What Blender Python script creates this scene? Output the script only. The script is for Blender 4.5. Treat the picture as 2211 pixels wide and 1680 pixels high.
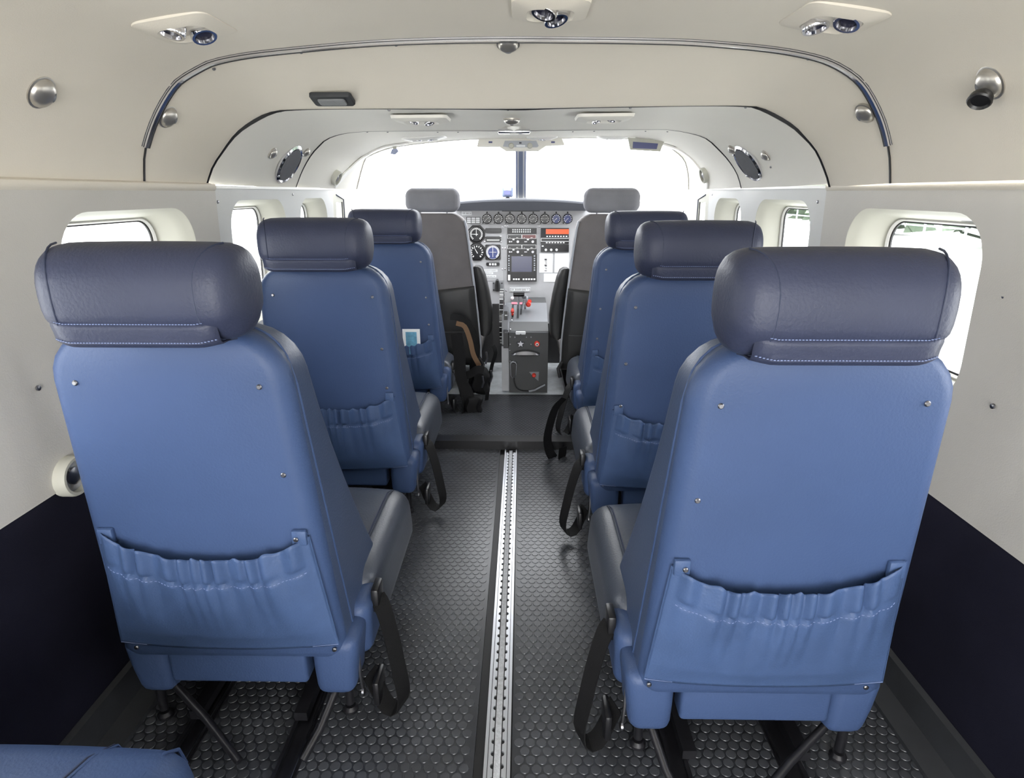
import bpy, bmesh, math, random
from mathutils import Vector, Matrix, geometry
from math import sin, cos, pi, sqrt, atan2, radians
random.seed(7)
for o in list(bpy.data.objects): bpy.data.objects.remove(o)
S = bpy.context.scene; C = S.collection

# ------------------------------------------------------------ camera, world, lights, exposure
FPX = 1300.0; CAM = Vector((0.01, 0.0, 0.97))
TH = math.atan(425/FPX); PS = math.asin(0.01645)
cam = bpy.data.cameras.new('camera'); co = bpy.data.objects.new('camera', cam); C.objects.link(co)
cam.sensor_width = 36; cam.lens = 36*FPX/2211; cam.clip_start = 0.02; cam.clip_end = 500
co.location = CAM; co.rotation_euler = (pi/2-TH, 0, PS); S.camera = co
W = bpy.data.worlds.new('world'); S.world = W; W.use_nodes = True
bg = W.node_tree.nodes['Background']; bg.inputs[0].default_value = (0.975, 0.985, 1.0, 1); bg.inputs[1].default_value = 10
def area(name, loc, rot, sx, sy, power, col):
    l = bpy.data.lights.new(name, 'AREA'); l.shape = 'RECTANGLE'; l.size = sx; l.size_y = sy; l.energy = power; l.color = col
    o = bpy.data.objects.new(name, l); C.objects.link(o); o.location = loc; o.rotation_euler = rot; return o
# daylight through the open cargo door and tail behind the photographer
area('door_daylight', (0.0, -1.15, 0.72), (radians(88), 0, 0), 1.4, 0.9, 11, (1.0, 0.97, 0.93))
S.view_settings.view_transform = 'Standard'; S.view_settings.look = 'None'
S.view_settings.gamma = 1; S.view_settings.use_curve_mapping = False; S.view_settings.exposure = 0.0

# ------------------------------------------------------------ helpers
def ray(px, py):
    u = px-1105.5; v = py-840
    d = Vector((u, FPX*cos(TH)-v*sin(TH), -FPX*sin(TH)-v*cos(TH)))
    return Matrix.Rotation(PS, 3, 'Z') @ d
def atY(px, py, Y): d = ray(px, py); return CAM+d*(Y/d.y)
def atX(px, py, X): d = ray(px, py); return CAM+d*((X-CAM.x)/d.x)
def atZ(px, py, Z): d = ray(px, py); return CAM+d*((Z-CAM.z)/d.z)
def hit(px, py, p0, n): d = ray(px, py); return CAM+d*((Vector(p0)-CAM).dot(n)/d.dot(n))
def lin(c): c = c/255; return c/12.92 if c <= .04045 else ((c+.055)/1.055)**2.4
def rgb(*c): return (lin(c[0]), lin(c[1]), lin(c[2]), 1)
def mat(name, col, rough=.5, metal=0, bump=0, bscale=200, var=0, vscale=6, coat=0, spec=.5, emit=0):
    m = bpy.data.materials.new(name); m.use_nodes = True; nt = m.node_tree; b = nt.nodes['Principled BSDF']
    b.inputs['Base Color'].default_value = col; b.inputs['Roughness'].default_value = rough
    b.inputs['Metallic'].default_value = metal; b.inputs['Coat Weight'].default_value = coat; b.inputs['Coat Roughness'].default_value = .2
    b.inputs['Specular IOR Level'].default_value = spec
    tc = nt.nodes.new('ShaderNodeTexCoord')
    if var:
        n = nt.nodes.new('ShaderNodeTexNoise'); n.inputs['Scale'].default_value = vscale; n.inputs['Detail'].default_value = 5
        nt.links.new(tc.outputs['Object'], n.inputs['Vector'])
        r = nt.nodes.new('ShaderNodeValToRGB'); r.color_ramp.elements[0].position = .3; r.color_ramp.elements[1].position = .7
        r.color_ramp.elements[0].color = tuple(x*(1-var) for x in col[:3])+(1,)
        r.color_ramp.elements[1].color = tuple(min(1, x*(1+var)) for x in col[:3])+(1,)
        nt.links.new(n.outputs['Fac'], r.inputs['Fac']); nt.links.new(r.outputs['Color'], b.inputs['Base Color'])
    if bump:
        n = nt.nodes.new('ShaderNodeTexNoise'); n.inputs['Scale'].default_value = bscale; n.inputs['Detail'].default_value = 3
        nt.links.new(tc.outputs['Object'], n.inputs['Vector'])
        bp = nt.nodes.new('ShaderNodeBump'); bp.inputs['Strength'].default_value = bump; bp.inputs['Distance'].default_value = .002
        nt.links.new(n.outputs['Fac'], bp.inputs['Height']); nt.links.new(bp.outputs['Normal'], b.inputs['Normal'])
    if emit:
        b.inputs['Emission Color'].default_value = col; b.inputs['Emission Strength'].default_value = emit
    return m
M = dict(
 liner=mat('cream_headliner', rgb(220,213,200), .62, bump=.12, bscale=420, var=.03, vscale=3),
 linerf=mat('paler_forward_headliner', rgb(229,226,218), .62, bump=.12, bscale=420, var=.02, vscale=3),  # lighter, less yellow tone than the rear liner
 panelf=mat('white_forward_wall_panel', rgb(208,209,208), .6, bump=.15, bscale=420, var=.03, vscale=4),
 panel=mat('pale_wall_panel', rgb(196,193,187), .6, bump=.15, bscale=420, var=.03, vscale=4),
 bezelw=mat('cream_window_bezel', rgb(188,187,176), .6),
 white=mat('white_plastic', rgb(235,234,230), .4),
 carpet=mat('dark_navy_sidewall', rgb(26,26,38), .95, bump=.3, bscale=600, var=.15, spec=.1),
 kick=mat('dark_grey_kick_strip', rgb(44,46,50), .6, bump=.1, var=.15, vscale=20),
 rubber=mat('grey_black_rubber', rgb(46,48,53), .3, bump=.08, bscale=200, var=.3, vscale=7),
 stud=mat('worn_rubber_stud', rgb(64,66,71), .3, var=.3, vscale=9),
 blackr=mat('black_rubber', rgb(16,16,19), .5),
 blackp=mat('black_plastic', rgb(22,22,25), .35),
 alu=mat('brushed_aluminium', rgb(205,207,212), .35, .85, bump=.1, bscale=80),
 strip=mat('pale_gritty_strip', rgb(200,202,206), .6, .2, bump=1, bscale=500, var=.15, vscale=150),
 chrome=mat('chrome', rgb(225,225,230), .12, 1),
 satin=mat('satin_metal', rgb(190,186,180), .32, .85),
 dchrome=mat('dull_steel', rgb(150,150,155), .3, 1),
 leather=mat('blue_leather', rgb(58,76,112), .5, spec=.35, bump=.25, bscale=260, var=.07, vscale=5),
 hleather=mat('grey_blue_leather', rgb(50,55,76), .46, spec=.35, bump=.3, bscale=220, var=.1, vscale=6),
 cleather=mat('cushion_grey_blue_leather', rgb(66,71,82), .36, bump=.25, bscale=220, var=.1, vscale=8),
 sleather=mat('slate_blue_side_leather', rgb(62,75,102), .4, bump=.25, bscale=260, var=.08, vscale=6, spec=.45),
 headc=mat('light_grey_headrest_cloth', rgb(128,128,134), .85, bump=.4, bscale=500, var=.08, vscale=12),
 pocket=mat('soft_blue_pocket_leather', rgb(63,83,120), .5, spec=.35, bump=.3, bscale=300, var=.1, vscale=14),
 thread=mat('pale_blue_thread', rgb(112,126,165), .6),
 dseam=mat('dark_seam', rgb(40,48,72), .6),
 pfab=mat('grey_pilot_seat_cloth', rgb(112,108,108), .8, bump=.4, bscale=500, var=.08, vscale=12),
 pdark=mat('charcoal_vinyl', rgb(40,40,40), .45, bump=.2, bscale=260, var=.12, vscale=10),
 pedge=mat('pale_grey_piping', rgb(170,174,182), .35),
 frame=mat('black_painted_tube', rgb(34,34,38), .35, .3, var=.2, vscale=60),
 web=mat('black_webbing', rgb(12,12,14), .7, bump=.4, bscale=900, spec=.25),
 tan=mat('tan_strap', rgb(120,92,66), .7, bump=.3, bscale=400),
 gpanel=mat('grey_instrument_panel', rgb(178,179,182), .5, var=.05, vscale=20),
 pedestal=mat('dark_grey_pedestal_paint', rgb(66,67,68), .5, var=.08, vscale=10),
 silver=mat('silver_quadrant_plate', rgb(124,126,130), .4, .3, var=.05),
 glare=mat('charcoal_glareshield', rgb(44,46,52), .85, bump=.3, bscale=600),
 dial=mat('black_dial', rgb(20,22,26), .3), bluedial=mat('blue_dial', rgb(45,60,120), .3),
 mark=mat('white_marking', rgb(240,240,240), .5), red=mat('red_enamel', rgb(215,60,45), .35),
 orange=mat('orange_display', rgb(205,85,40), .3, emit=.25), dred=mat('dark_red_display', rgb(95,40,42), .3),
 screen=mat('navy_screen', rgb(38,42,78), .15), paper=mat('white_placard', rgb(236,238,240), .6),
 cardb=mat('turquoise_print', rgb(95,150,178), .5, var=.25, vscale=60), pink=mat('pink_red_label', rgb(225,110,125), .5),
 smoke=mat('smoked_visor', rgb(84,88,130), .25), grille=mat('dark_grille', rgb(105,107,112), .5, .3),
 postb=mat('blue_grey_window_post', rgb(150,158,186), .5), postd=mat('slate_post_strip', rgb(105,116,142), .5),
 ground=mat('pale_concrete_apron', rgb(205,205,200), .9), leaf=mat('pale_green_foliage', rgb(100,114,96), .9, var=.3, vscale=1.5),
 wall_ext=mat('white_render', rgb(140,144,152), .8), amber=mat('smoked_lens', rgb(122,124,126), .3, bump=.5, bscale=300),
 nozzle=mat('dark_nozzle', rgb(26,24,44), .25), cockfl=mat('pale_worn_cockpit_floor', rgb(190,194,198), .5, var=.2, vscale=20),
)
g = bpy.data.materials.new('window_glass'); g.use_nodes = True; nt = g.node_tree; nt.nodes.clear()
o_ = nt.nodes.new('ShaderNodeOutputMaterial'); mx = nt.nodes.new('ShaderNodeMixShader'); tr = nt.nodes.new('ShaderNodeBsdfTransparent'); gl = nt.nodes.new('ShaderNodeBsdfGlossy')
tr.inputs[0].default_value = (.97, .985, 1, 1); gl.inputs['Roughness'].default_value = .02
mx.inputs[0].default_value = .05; nt.links.new(tr.outputs[0], mx.inputs[1]); nt.links.new(gl.outputs[0], mx.inputs[2]); nt.links.new(mx.outputs[0], o_.inputs[0])
M['glass'] = g

def basis(ax):
    ax = Vector(ax).normalized(); a = Vector((0, 0, 1)) if abs(ax.z) < .9 else Vector((0, 1, 0))
    x = a.cross(ax).normalized(); y = ax.cross(x).normalized(); return x, y, ax
def rr(w, h, r, n=5):
    "rounded rectangle, full sizes w x h, counter-clockwise"
    pts = []; r = min(r, w/2-1e-5, h/2-1e-5)
    for cx, cy, a0 in ((w/2-r, h/2-r, 0), (-w/2+r, h/2-r, pi/2), (-w/2+r, -h/2+r, pi), (w/2-r, -h/2+r, 1.5*pi)):
        for i in range(n+1): a = a0+pi/2*i/n; pts.append((cx+r*cos(a), cy+r*sin(a)))
    return pts
def woff(o):
    v = Vector((0, 0, 0))
    while o is not None: v += o.location; o = o.parent
    return v
class MB:
    def __init__(s): s.v = []; s.f = []
    def add(s, v, f):
        b = len(s.v); s.v += [Vector(p) for p in v]; s.f += [[i+b for i in q] for q in f]; return s
    def box(s, a, b):
        x0, y0, z0 = a; x1, y1, z1 = b
        return s.add([(x0,y0,z0),(x1,y0,z0),(x1,y1,z0),(x0,y1,z0),(x0,y0,z1),(x1,y0,z1),(x1,y1,z1),(x0,y1,z1)],
                     [(0,3,2,1),(4,5,6,7),(0,1,5,4),(1,2,6,5),(2,3,7,6),(3,0,4,7)])
    def loft(s, rings, closed=True, cap0=False, cap1=False, loop=False):
        n = len(rings[0]); v = [p for r in rings for p in r]; f = []
        m = len(rings)
        for i in range(m if loop else m-1):
            a = i*n; b = ((i+1) % m)*n
            for j in range(n if closed else n-1):
                k = (j+1) % n; f.append((a+j, a+k, b+k, b+j))
        if cap0: f.append(tuple(range(n))[::-1])
        if cap1: f.append(tuple(range((m-1)*n, m*n)))
        return s.add(v, f)
    def tube(s, path, r, n=8, caps=True):
        path = [Vector(p) for p in path]; rings = []; up = None
        for i, p in enumerate(path):
            t = (path[min(i+1, len(path)-1)]-path[max(i-1, 0)]).normalized()
            if up is None: x, y, _ = basis(t)
            else: x = (up-t*up.dot(t)).normalized(); y = t.cross(x)
            up = x; rad = r[i] if isinstance(r, (list, tuple)) else r
            rings.append([p+x*rad*cos(2*pi*k/n)+y*rad*sin(2*pi*k/n) for k in range(n)])
        return s.loft(rings, True, caps, caps)
    def lathe(s, prof, o, ax, n=20, cap0=True, cap1=True):
        x, y, z = basis(ax); o = Vector(o)
        return s.loft([[o+z*h+(x*cos(2*pi*k/n)+y*sin(2*pi*k/n))*max(r, 1e-5) for k in range(n)] for r, h in prof], True, cap0, cap1)
    def ribbon(s, path, wd, w, th=.0016):
        path = [Vector(p) for p in path]; rings = []
        for i, p in enumerate(path):
            t = (path[min(i+1, len(path)-1)]-path[max(i-1, 0)]).normalized()
            d = Vector(wd[i] if isinstance(wd, list) else wd); d = (d-t*d.dot(t)).normalized(); nn = t.cross(d)
            ww = w[i] if isinstance(w, list) else w
            rings.append([p+d*ww/2+nn*th/2, p-d*ww/2+nn*th/2, p-d*ww/2-nn*th/2, p+d*ww/2-nn*th/2])
        return s.loft(rings, True, True, True)
    def prism(s, pts, o, x, y, d, bev=0):
        "polygon pts in frame (o,x,y) extruded by vector d"
        o = Vector(o); x = Vector(x); y = Vector(y); d = Vector(d)
        r0 = [o+x*a+y*b for a, b in pts]
        if bev:
            c = sum(r0, Vector())/len(r0); L = d.length
            ri = [p+d*(1)-(p-c).normalized()*bev for p in r0]; rm = [p+d*(1-bev/L) for p in r0]
            return s.loft([r0, rm, ri], True, True, True)
        return s.loft([r0, [p+d for p in r0]], True, True, True)
    def grid(s, G):
        n = len(G[0]); return s.loft(G, closed=False)
    def build(s, name, m, parent=None, smooth=True, ang=38, thick=0, fix=True):
        off = woff(parent) if parent is not None else Vector((0,0,0))
        me = bpy.data.meshes.new(name); me.from_pydata([p-off for p in s.v], [], s.f); me.validate(verbose=False)
        if fix:
            bm = bmesh.new(); bm.from_mesh(me)
            bmesh.ops.recalc_face_normals(bm, faces=bm.faces); bm.to_mesh(me); bm.free()
        me.materials.append(M[m] if isinstance(m, str) else m)
        if smooth: me.shade_smooth(); me.set_sharp_from_angle(angle=radians(ang))
        o = bpy.data.objects.new(name, me); C.objects.link(o); o.parent = parent
        if thick: md = o.modifiers.new('solid', 'SOLIDIFY'); md.thickness = thick; md.offset = 0
        return o
def rbox(a, b, r, seg=4, fn=None):
    bm = bmesh.new(); bmesh.ops.create_cube(bm, size=1)
    c = (Vector(a)+Vector(b))/2; d = Vector(b)-Vector(a)
    for v in bm.verts: v.co = Vector((c.x+v.co.x*d.x, c.y+v.co.y*d.y, c.z+v.co.z*d.z))
    bmesh.ops.bevel(bm, geom=list(bm.edges)+list(bm.verts), offset=r, segments=seg, profile=.5, affect='EDGES')
    if fn:
        bmesh.ops.subdivide_edges(bm, edges=[e for e in bm.edges if e.calc_length() > .06], cuts=6, use_grid_fill=True)
        for v in bm.verts: v.co = fn(v.co.copy())
    mb = MB(); bm.verts.index_update(); mb.add([v.co.copy() for v in bm.verts], [[q.index for q in f.verts] for f in bm.faces]); bm.free(); return mb
def tag(o, label=None, cat=None, group=None, kind=None):
    if label: o['label'] = label
    if cat: o['category'] = cat
    if group: o['group'] = group
    if kind: o['kind'] = kind
    return o
def thing(name, label, cat, loc=(0,0,0), group=None, kind=None):
    o = bpy.data.objects.new(name, None); C.objects.link(o); o.location = loc; o.empty_display_size = .02
    return tag(o, label, cat, group, kind)
def resample(P, n):
    "Catmull-Rom through P, resampled evenly"
    P = [Vector(p) for p in P]; Q = []
    E = [P[0]*2-P[1]]+P+[P[-1]*2-P[-2]]
    for i in range(1, len(E)-2):
        for k in range(12):
            t = k/12; a, b, c, d = E[i-1:i+3]
            Q.append(.5*((2*b)+(c-a)*t+(2*a-5*b+4*c-d)*t*t+(3*b-a-3*c+d)*t**3))
    Q.append(P[-1]); L = [0]
    for i in range(1, len(Q)): L.append(L[-1]+(Q[i]-Q[i-1]).length)
    out = []; j = 0
    for k in range(n):
        s = L[-1]*k/(n-1)
        while j < len(Q)-2 and L[j+1] < s: j += 1
        t = (s-L[j])/max(1e-9, L[j+1]-L[j]); out.append(Q[j].lerp(Q[j+1], min(1, max(0, t))))
    return out
def screw(parent, p, n, r=.004, m='dchrome'):
    mb = MB(); mb.lathe([(r, -.0015), (r, .0012), (r*.6, .0024)], p, n, 10)
    x, y, z = basis(n); p = Vector(p)
    return mb.build('screw', m, parent)

# ------------------------------------------------------------ SETTING: headliner arches
NA = 73
A1 = [(312,398),(312,336),(323,290),(340,246),(362,206),(387,174),(434,145),(470,130),(543,116),(651,104),(800,91),(950,85),(1100,83),(1260,84),(1400,86),(1510,90),(1657,103),(1748,119),(1803,138),(1851,170),(1877,205),(1899,249),(1913,293),(1921,341),(1922,396)]
A2 = [(443,403),(456,362),(474,333),(506,289),(543,260),(579,243),(625,237),(800,235),(1100,234),(1400,230),(1610,229),(1657,237),(1712,268),(1741,297),(1767,330),(1787,378),(1794,404)]
A3 = [(637,406),(651,369),(669,336),(687,315),(709,298),(760,286),(860,283),(1120,281),(1380,280),(1440,280),(1492,288),(1528,300),(1554,323),(1576,348),(1594,378),(1602,407)]
A4 = [(770,409),(778,376),(787,347),(798,336),(850,318),(953,305),(1031,300),(1120,299),(1219,298),(1279,297),(1360,300),(1434,313),(1460,328),(1478,346),(1486,375),(1487,410)]
Y1, Y2, Y3, Y4 = 1.295, 1.55, 2.17, 2.85
P1 = resample([atY(x, y, Y1) for x, y in A1], NA); P2 = resample([atY(x, y, Y2) for x, y in A2], NA)
P3 = resample([atY(x, y, Y3) for x, y in A3], NA); P4 = resample([atY(x, y, Y4) for x, y in A4], NA)
ceil = thing('ceiling', None, None, (0,0,0)); tag(ceil, kind='structure')
def sy(P, y, k=1): return [Vector((p.x*k, y, p.z)) for p in P]
MB().loft([sy(P1, y) for y in (-1.3, -.6, 0, .6, Y1-.004)], False).build('rear_headliner', 'liner', ceil, ang=60)
def mix(A, B, t, dz=0, e=0):
    return [a.lerp(b, t)+Vector((0, 0, dz*sin(pi*i/(NA-1)))) for i, (a, b) in enumerate(zip(A, B))]
MB().loft([mix(P1, P2, t, .012*sin(pi*t)) for t in (0, .15, .3, .5, .7, .85, 1)], False).build('arch_band', 'liner', ceil, ang=60)
Q2 = [Vector((p.x*1.012, Y2+.004, p.z+.006)) for p in P2]
MB().loft([mix(Q2, P3, t, .012*sin(pi*t)) for t in (0, .08, .25, .5, .75, 1)], False).build('forward_headliner', 'linerf', ceil, ang=60)
Q3 = [Vector((p.x*1.006, Y3+.003, p.z+.003)) for p in P3]
P35 = mix(P3, P4, .62)
P35 = [Vector((p.x*1.0, 2.60, p.z)) for p in P35]
MB().loft([mix(Q3, P35, t) for t in (0, .2, .5, .8, 1)]+[mix(P35, P4, t) for t in (.4, .8, 1)], False).build('cockpit_headliner', 'linerf', ceil, ang=60)
# shadow gaps between the liner panels: dark strips put in for the shade, wider at the shoulders
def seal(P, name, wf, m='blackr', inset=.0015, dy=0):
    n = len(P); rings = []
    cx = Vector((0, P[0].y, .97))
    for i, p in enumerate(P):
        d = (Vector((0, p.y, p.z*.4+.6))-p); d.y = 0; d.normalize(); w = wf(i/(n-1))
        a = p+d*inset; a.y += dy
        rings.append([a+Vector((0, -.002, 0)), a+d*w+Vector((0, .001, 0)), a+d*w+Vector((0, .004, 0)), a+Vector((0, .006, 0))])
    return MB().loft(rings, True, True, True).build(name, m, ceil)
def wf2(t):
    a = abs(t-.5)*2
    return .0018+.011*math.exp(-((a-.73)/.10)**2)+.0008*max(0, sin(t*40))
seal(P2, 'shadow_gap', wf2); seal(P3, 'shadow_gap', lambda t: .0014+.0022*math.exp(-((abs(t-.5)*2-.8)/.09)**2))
# chrome trim following the rear arch, dark joints below its ends
k0 = [i for i, p in enumerate(P1) if p.z > 1.045]; seg = resample(P1[k0[0]:k0[-1]+1], 110)
def strip_mesh(P, o1, o2, y0, y1):
    rings = []
    for i, p in enumerate(P):
        t = (P[min(i+1, len(P)-1)]-P[max(i-1, 0)]); d = Vector((t.z, 0, -t.x)).normalized()
        rings.append([p+d*o1+Vector((0, y0, 0)), p+d*o2+Vector((0, y0, 0)), p+d*o2+Vector((0, y1, 0)), p+d*o1+Vector((0, y1, 0))])
    return MB().loft(rings, True, True, True)
tr1 = strip_mesh(seg, .0, .0075, -.014, -.002).build('trim_1', 'chrome'); tag(tr1, kind='structure')
strip_mesh(seg, -.004, .0004, -.0155, -.011).build('dark_edge', 'blackr', tr1); strip_mesh(seg, -.002, .0083, -.002, .0008).build('dark_edge', 'blackr', tr1); strip_mesh(seg, .0030, .0042, -.0148, -.0135).build('dark_edge', 'blackr', tr1)
for lo in (P1[:k0[0]+1], P1[k0[-1]:]):
    strip_mesh(lo, -.002, .0025, -.004, .0).build('joint_strip', 'blackr', tr1)
# arch-band screws
def ceil_hit(px, py, A, B):
    "point on the band between arches A and B under a pixel"
    best = None
    for i in range(NA-1):
        for a, b, c in ((A[i], A[i+1], B[i]), (A[i+1], B[i+1], B[i])):
            h = geometry.intersect_ray_tri(a, b, c, ray(px, py), CAM, True)
            if h is not None:
                n = (b-a).cross(c-a).normalized()
                if n.dot(CAM-h) < 0: n = -n
                return h, n
    return None, None
R0 = sy(P1, -1.3)
bandA = [(R0, P1), (P1, P2), (Q2, P3), (Q3, P35), (P35, P4)]
def ch(px, py):
    for A, B in bandA:
        h, n = ceil_hit(px, py, A, B)
        if h is not None: return h, n
    return None, None
for p in [(462,149),(650,113),(855,97),(1320,91),(1517,96),(1745,127),(606,240),(840,238),(1097,237),(1361,233),(1610,232),(793,285),(837,285),(945,285),(989,285),(1237,284),(1283,283),(1394,283),(1441,284),(1664,361),(1352,410)]:
    h, n = ch(*p)
    if h is not None: screw(ceil, h, n, .0035 if p[1] < 200 else .0032)

# ------------------------------------------------------------ SETTING: walls with window openings
WIN = [(1.015, 1.455), (1.655, 2.05), (2.185, 2.49), (.375, .815), (-.265, .175)]  # last two are out of view, added so daylight reaches the nearest seats
WZ0, WZ1 = .60, .937
def wx(z):                                  # half width of the liner at height z
    if z >= .45: return .765+(.985-z)/.535*.02
    return .77+z/.45*.015
def hole_fill(sd, y0, y1, z0, z1, holes, xoff=0):
    V = [(y0, z0), (y1, z0), (y1, z1), (y0, z1)]; E = [(0,1),(1,2),(2,3),(3,0)]
    for h in holes:
        b = len(V); V += h; E += [(b+i, b+(i+1) % len(h)) for i in range(len(h))]
    vv, ee, ff, *_ = geometry.delaunay_2d_cdt([Vector(p) for p in V], E, [], 0, 1e-6)
    def inside(p, poly):
        c = False; n = len(poly)
        for i in range(n):
            a, b = poly[i], poly[i-1]
            if (a[1] > p[1]) != (b[1] > p[1]) and p[0] < (b[0]-a[0])*(p[1]-a[1])/(b[1]-a[1])+a[0]: c = not c
        return c
    F = []
    for f in ff:
        c = ((sum(vv[i][0] for i in f))/3, (sum(vv[i][1] for i in f))/3)
        if not any(inside(c, h) for h in holes): F.append(list(f))
    return MB().add([(sd*(wx(p[1])-xoff), p[0], p[1]) for p in vv], F)
def win_ring(y0, y1, z0, z1, r): 
    return [((y0+y1)/2+a, (z0+z1)/2+b) for a, b in rr(y1-y0, z1-z0, r, 9)]
wroots = {}
nw = 0
for sd, nm in ((-1, 'left'), (1, 'right')):
    zl = .485 if sd < 0 else .43
    w = thing('wall_'+nm, None, None); tag(w, kind='structure'); wroots[sd] = w
    PR = .006                              # the rear panel stands proud of the forward one
    YB = 1.575
    hA = [win_ring(WIN[q][0], WIN[q][1], WZ0, WZ1, .085) for q in (0, 3, 4)]
    hB = [win_ring(a, b, WZ0, WZ1+.012, .075) for a, b in WIN[1:3]]
    hole_fill(sd, -1.3, YB, zl, .98, hA, PR).build('rear_wall_panel', 'panel', w, smooth=False)
    hole_fill(sd, YB, 2.58, zl, .98, hB).build('forward_wall_panel', 'panelf', w, smooth=False)
    # rolled top edges, butt joint and carpeted lower wall
    MB().loft([[Vector((sd*x, y, z)) for x, z in ((wx(.97)-PR+.001, .972), (wx(.97)-PR-.003, .977), (wx(.97)-PR-.0045, .983), (wx(.97)-PR-.003, .988), (wx(.97)-PR+.002, .991), (.80, .993))] for y in (-1.3, YB)], False).build('ledge', 'liner', w)
    MB().loft([[Vector((sd*(wx(z)-q), YB+e, z)) for q, e in ((PR, 0), (PR*.6, .002), (0, .002))] for z in (zl, .982)], False).build('panel_edge', 'panel', w)
    MB().box((min(sd*.762, sd*.80), YB+.003, .979), (max(sd*.762, sd*.80), 2.6, .986)).build('top_strip', 'white', w)
    lp = [(wx(z)+.004, z) for z in (zl+.004, .3, .15, .0)]
    MB().loft([[Vector((sd*x, y, z)) for x, z in lp] for y in (-1.3, 3.9)], False).build('lower_panel', 'carpet', w)
    MB().box((min(sd*wx(zl), sd*(wx(zl)+.01)), -1.3, zl-.004), (max(sd*wx(zl), sd*(wx(zl)+.01)), 3.3, zl+.002)).build('lower_panel_edge', 'panel', w)
    b = MB().loft([[Vector((sd*x, y, z)) for x, z in ((.775,.075),(.763,.072),(.758,.015),(.715,.01),(.715,0))] for y in (-1.3, 2.7)], False).build('baseboard_'+nm, 'kick'); tag(b, kind='structure')
    for k, (y0, y1) in enumerate(WIN):
        nw += 1; wn = thing('window_%d' % nw, None, None); tag(wn, kind='structure')
        rear = k in (0, 3, 4); z1 = WZ1 if rear else WZ1+.012; r = .085 if rear else .075; pr = PR if rear else 0
        def ring(ins, dx, fz=0):
            return [Vector((sd*(wx(z)-pr+dx), y, z)) for y, z in win_ring(y0+ins, y1-ins, WZ0+ins*.7, z1-ins*.5, max(.02, r-ins*.7))]
        rings = [ring(0, 0), ring(.002, .002), ring(.004, .006), ring(.010, .012), ring(.022, .03), ring(.034, .058), ring(.042, .070)]
        MB().loft(rings, True).build('bezel', 'bezelw', wn, ang=50)
        MB().loft([ring(.040, .069), ring(.046, .066), ring(.052, .069), ring(.052, .074), ring(.040, .074)], True, loop=True).build('inner_frame', 'white', wn)
        MB().loft([ring(.050, .071), ring(.050, .0745), ring(.0575, .0745), ring(.0575, .071)], True, loop=True).build('seal', 'blackr', wn)
        MB().loft([ring(.054, .0755)], True, True, False).build('pane', 'glass', wn, smooth=False)
        if k == 0 and sd > 0:                # partly drawn blind edge along the top of the opening
            MB().ribbon([Vector((sd*(wx(.91)+.05), y, .918+.006*sin((y-1.05)*7))) for y in [1.07+.03*i for i in range(12)]], (sd*1, 0, -.4), .012, .003).build('blind_edge', 'kick', wn)
    # crew door area ahead of the last cabin window: pillar, small door window
    nw += 1; wn = thing('window_%d' % nw, None, None); tag(wn, kind='structure')
    def cw(y, z): t = (y-2.58)/(Y4-2.58); return Vector((sd*(wx(z)-.0*t), y, z))
    q = [(2.60, .52), (2.735, .52), (2.715, .93), (2.62, .93)]
    MB().loft([[cw(y, z) for y, z in q], [cw(y, z)+Vector((sd*.02, 0, 0)) for y, z in q]], True).build('bezel', 'bezelw', wn)
    q2 = [(2.60, .52), (2.735, .52), (2.715, .93), (2.62, .93)]
    MB().tube([cw(y, z)+Vector((sd*.004, 0, 0)) for y, z in q2+[q2[0]]], .003, 6).build('seal', 'blackr', wn)
    MB().add([cw(y, z)+Vector((sd*.015, 0, 0)) for y, z in q], [(0,1,2,3)]).build('pane', 'glass', wn, smooth=False)
    pil = MB()
    for poly in ([(2.575,zl),(2.60,.52),(2.62,.93),(2.575,.985)], [(2.575,.985),(2.62,.93),(2.715,.93),(Y4,.985)],
                 [(2.715,.93),(2.735,.52),(2.86,.45),(Y4,.985)], [(2.60,.52),(2.575,zl),(2.86,.45),(2.735,.52)]):
        pil.add([cw(y, z) for y, z in poly], [(0,1,2,3)])
    pil.build('door_pillar', 'bezelw', w, smooth=False)
    MB().tube([cw(2.745, .5), cw(2.725, .94), cw(2.62, .96)], .0035, 6).build('pillar_seam', 'dseam', w)
    # cockpit side trim below the windscreen, added to hold back stray light
    MB().loft([[Vector((sd*.772, 2.84, z)), Vector((sd*.72, 3.3, z)), Vector((sd*.6, 3.9, z))] for z in (0, .5, .92)], False).build('cockpit_side_panel', 'panel', w)
for (px, py) in [(65,620),(83,838),(470,436),(632,420)]:
    h = atX(px, py, -wx(.75)+.006 if px < 300 else -wx(.95)); screw(wroots[-1], h, (1,0,0), .0045)
for (px, py) in [(2168,641),(2143,877),(1766,436),(1538,420)]:
    h = atX(px, py, wx(.75)-.006 if px > 1800 else wx(.95)); screw(wroots[1], h, (-1,0,0), .0045)

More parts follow.
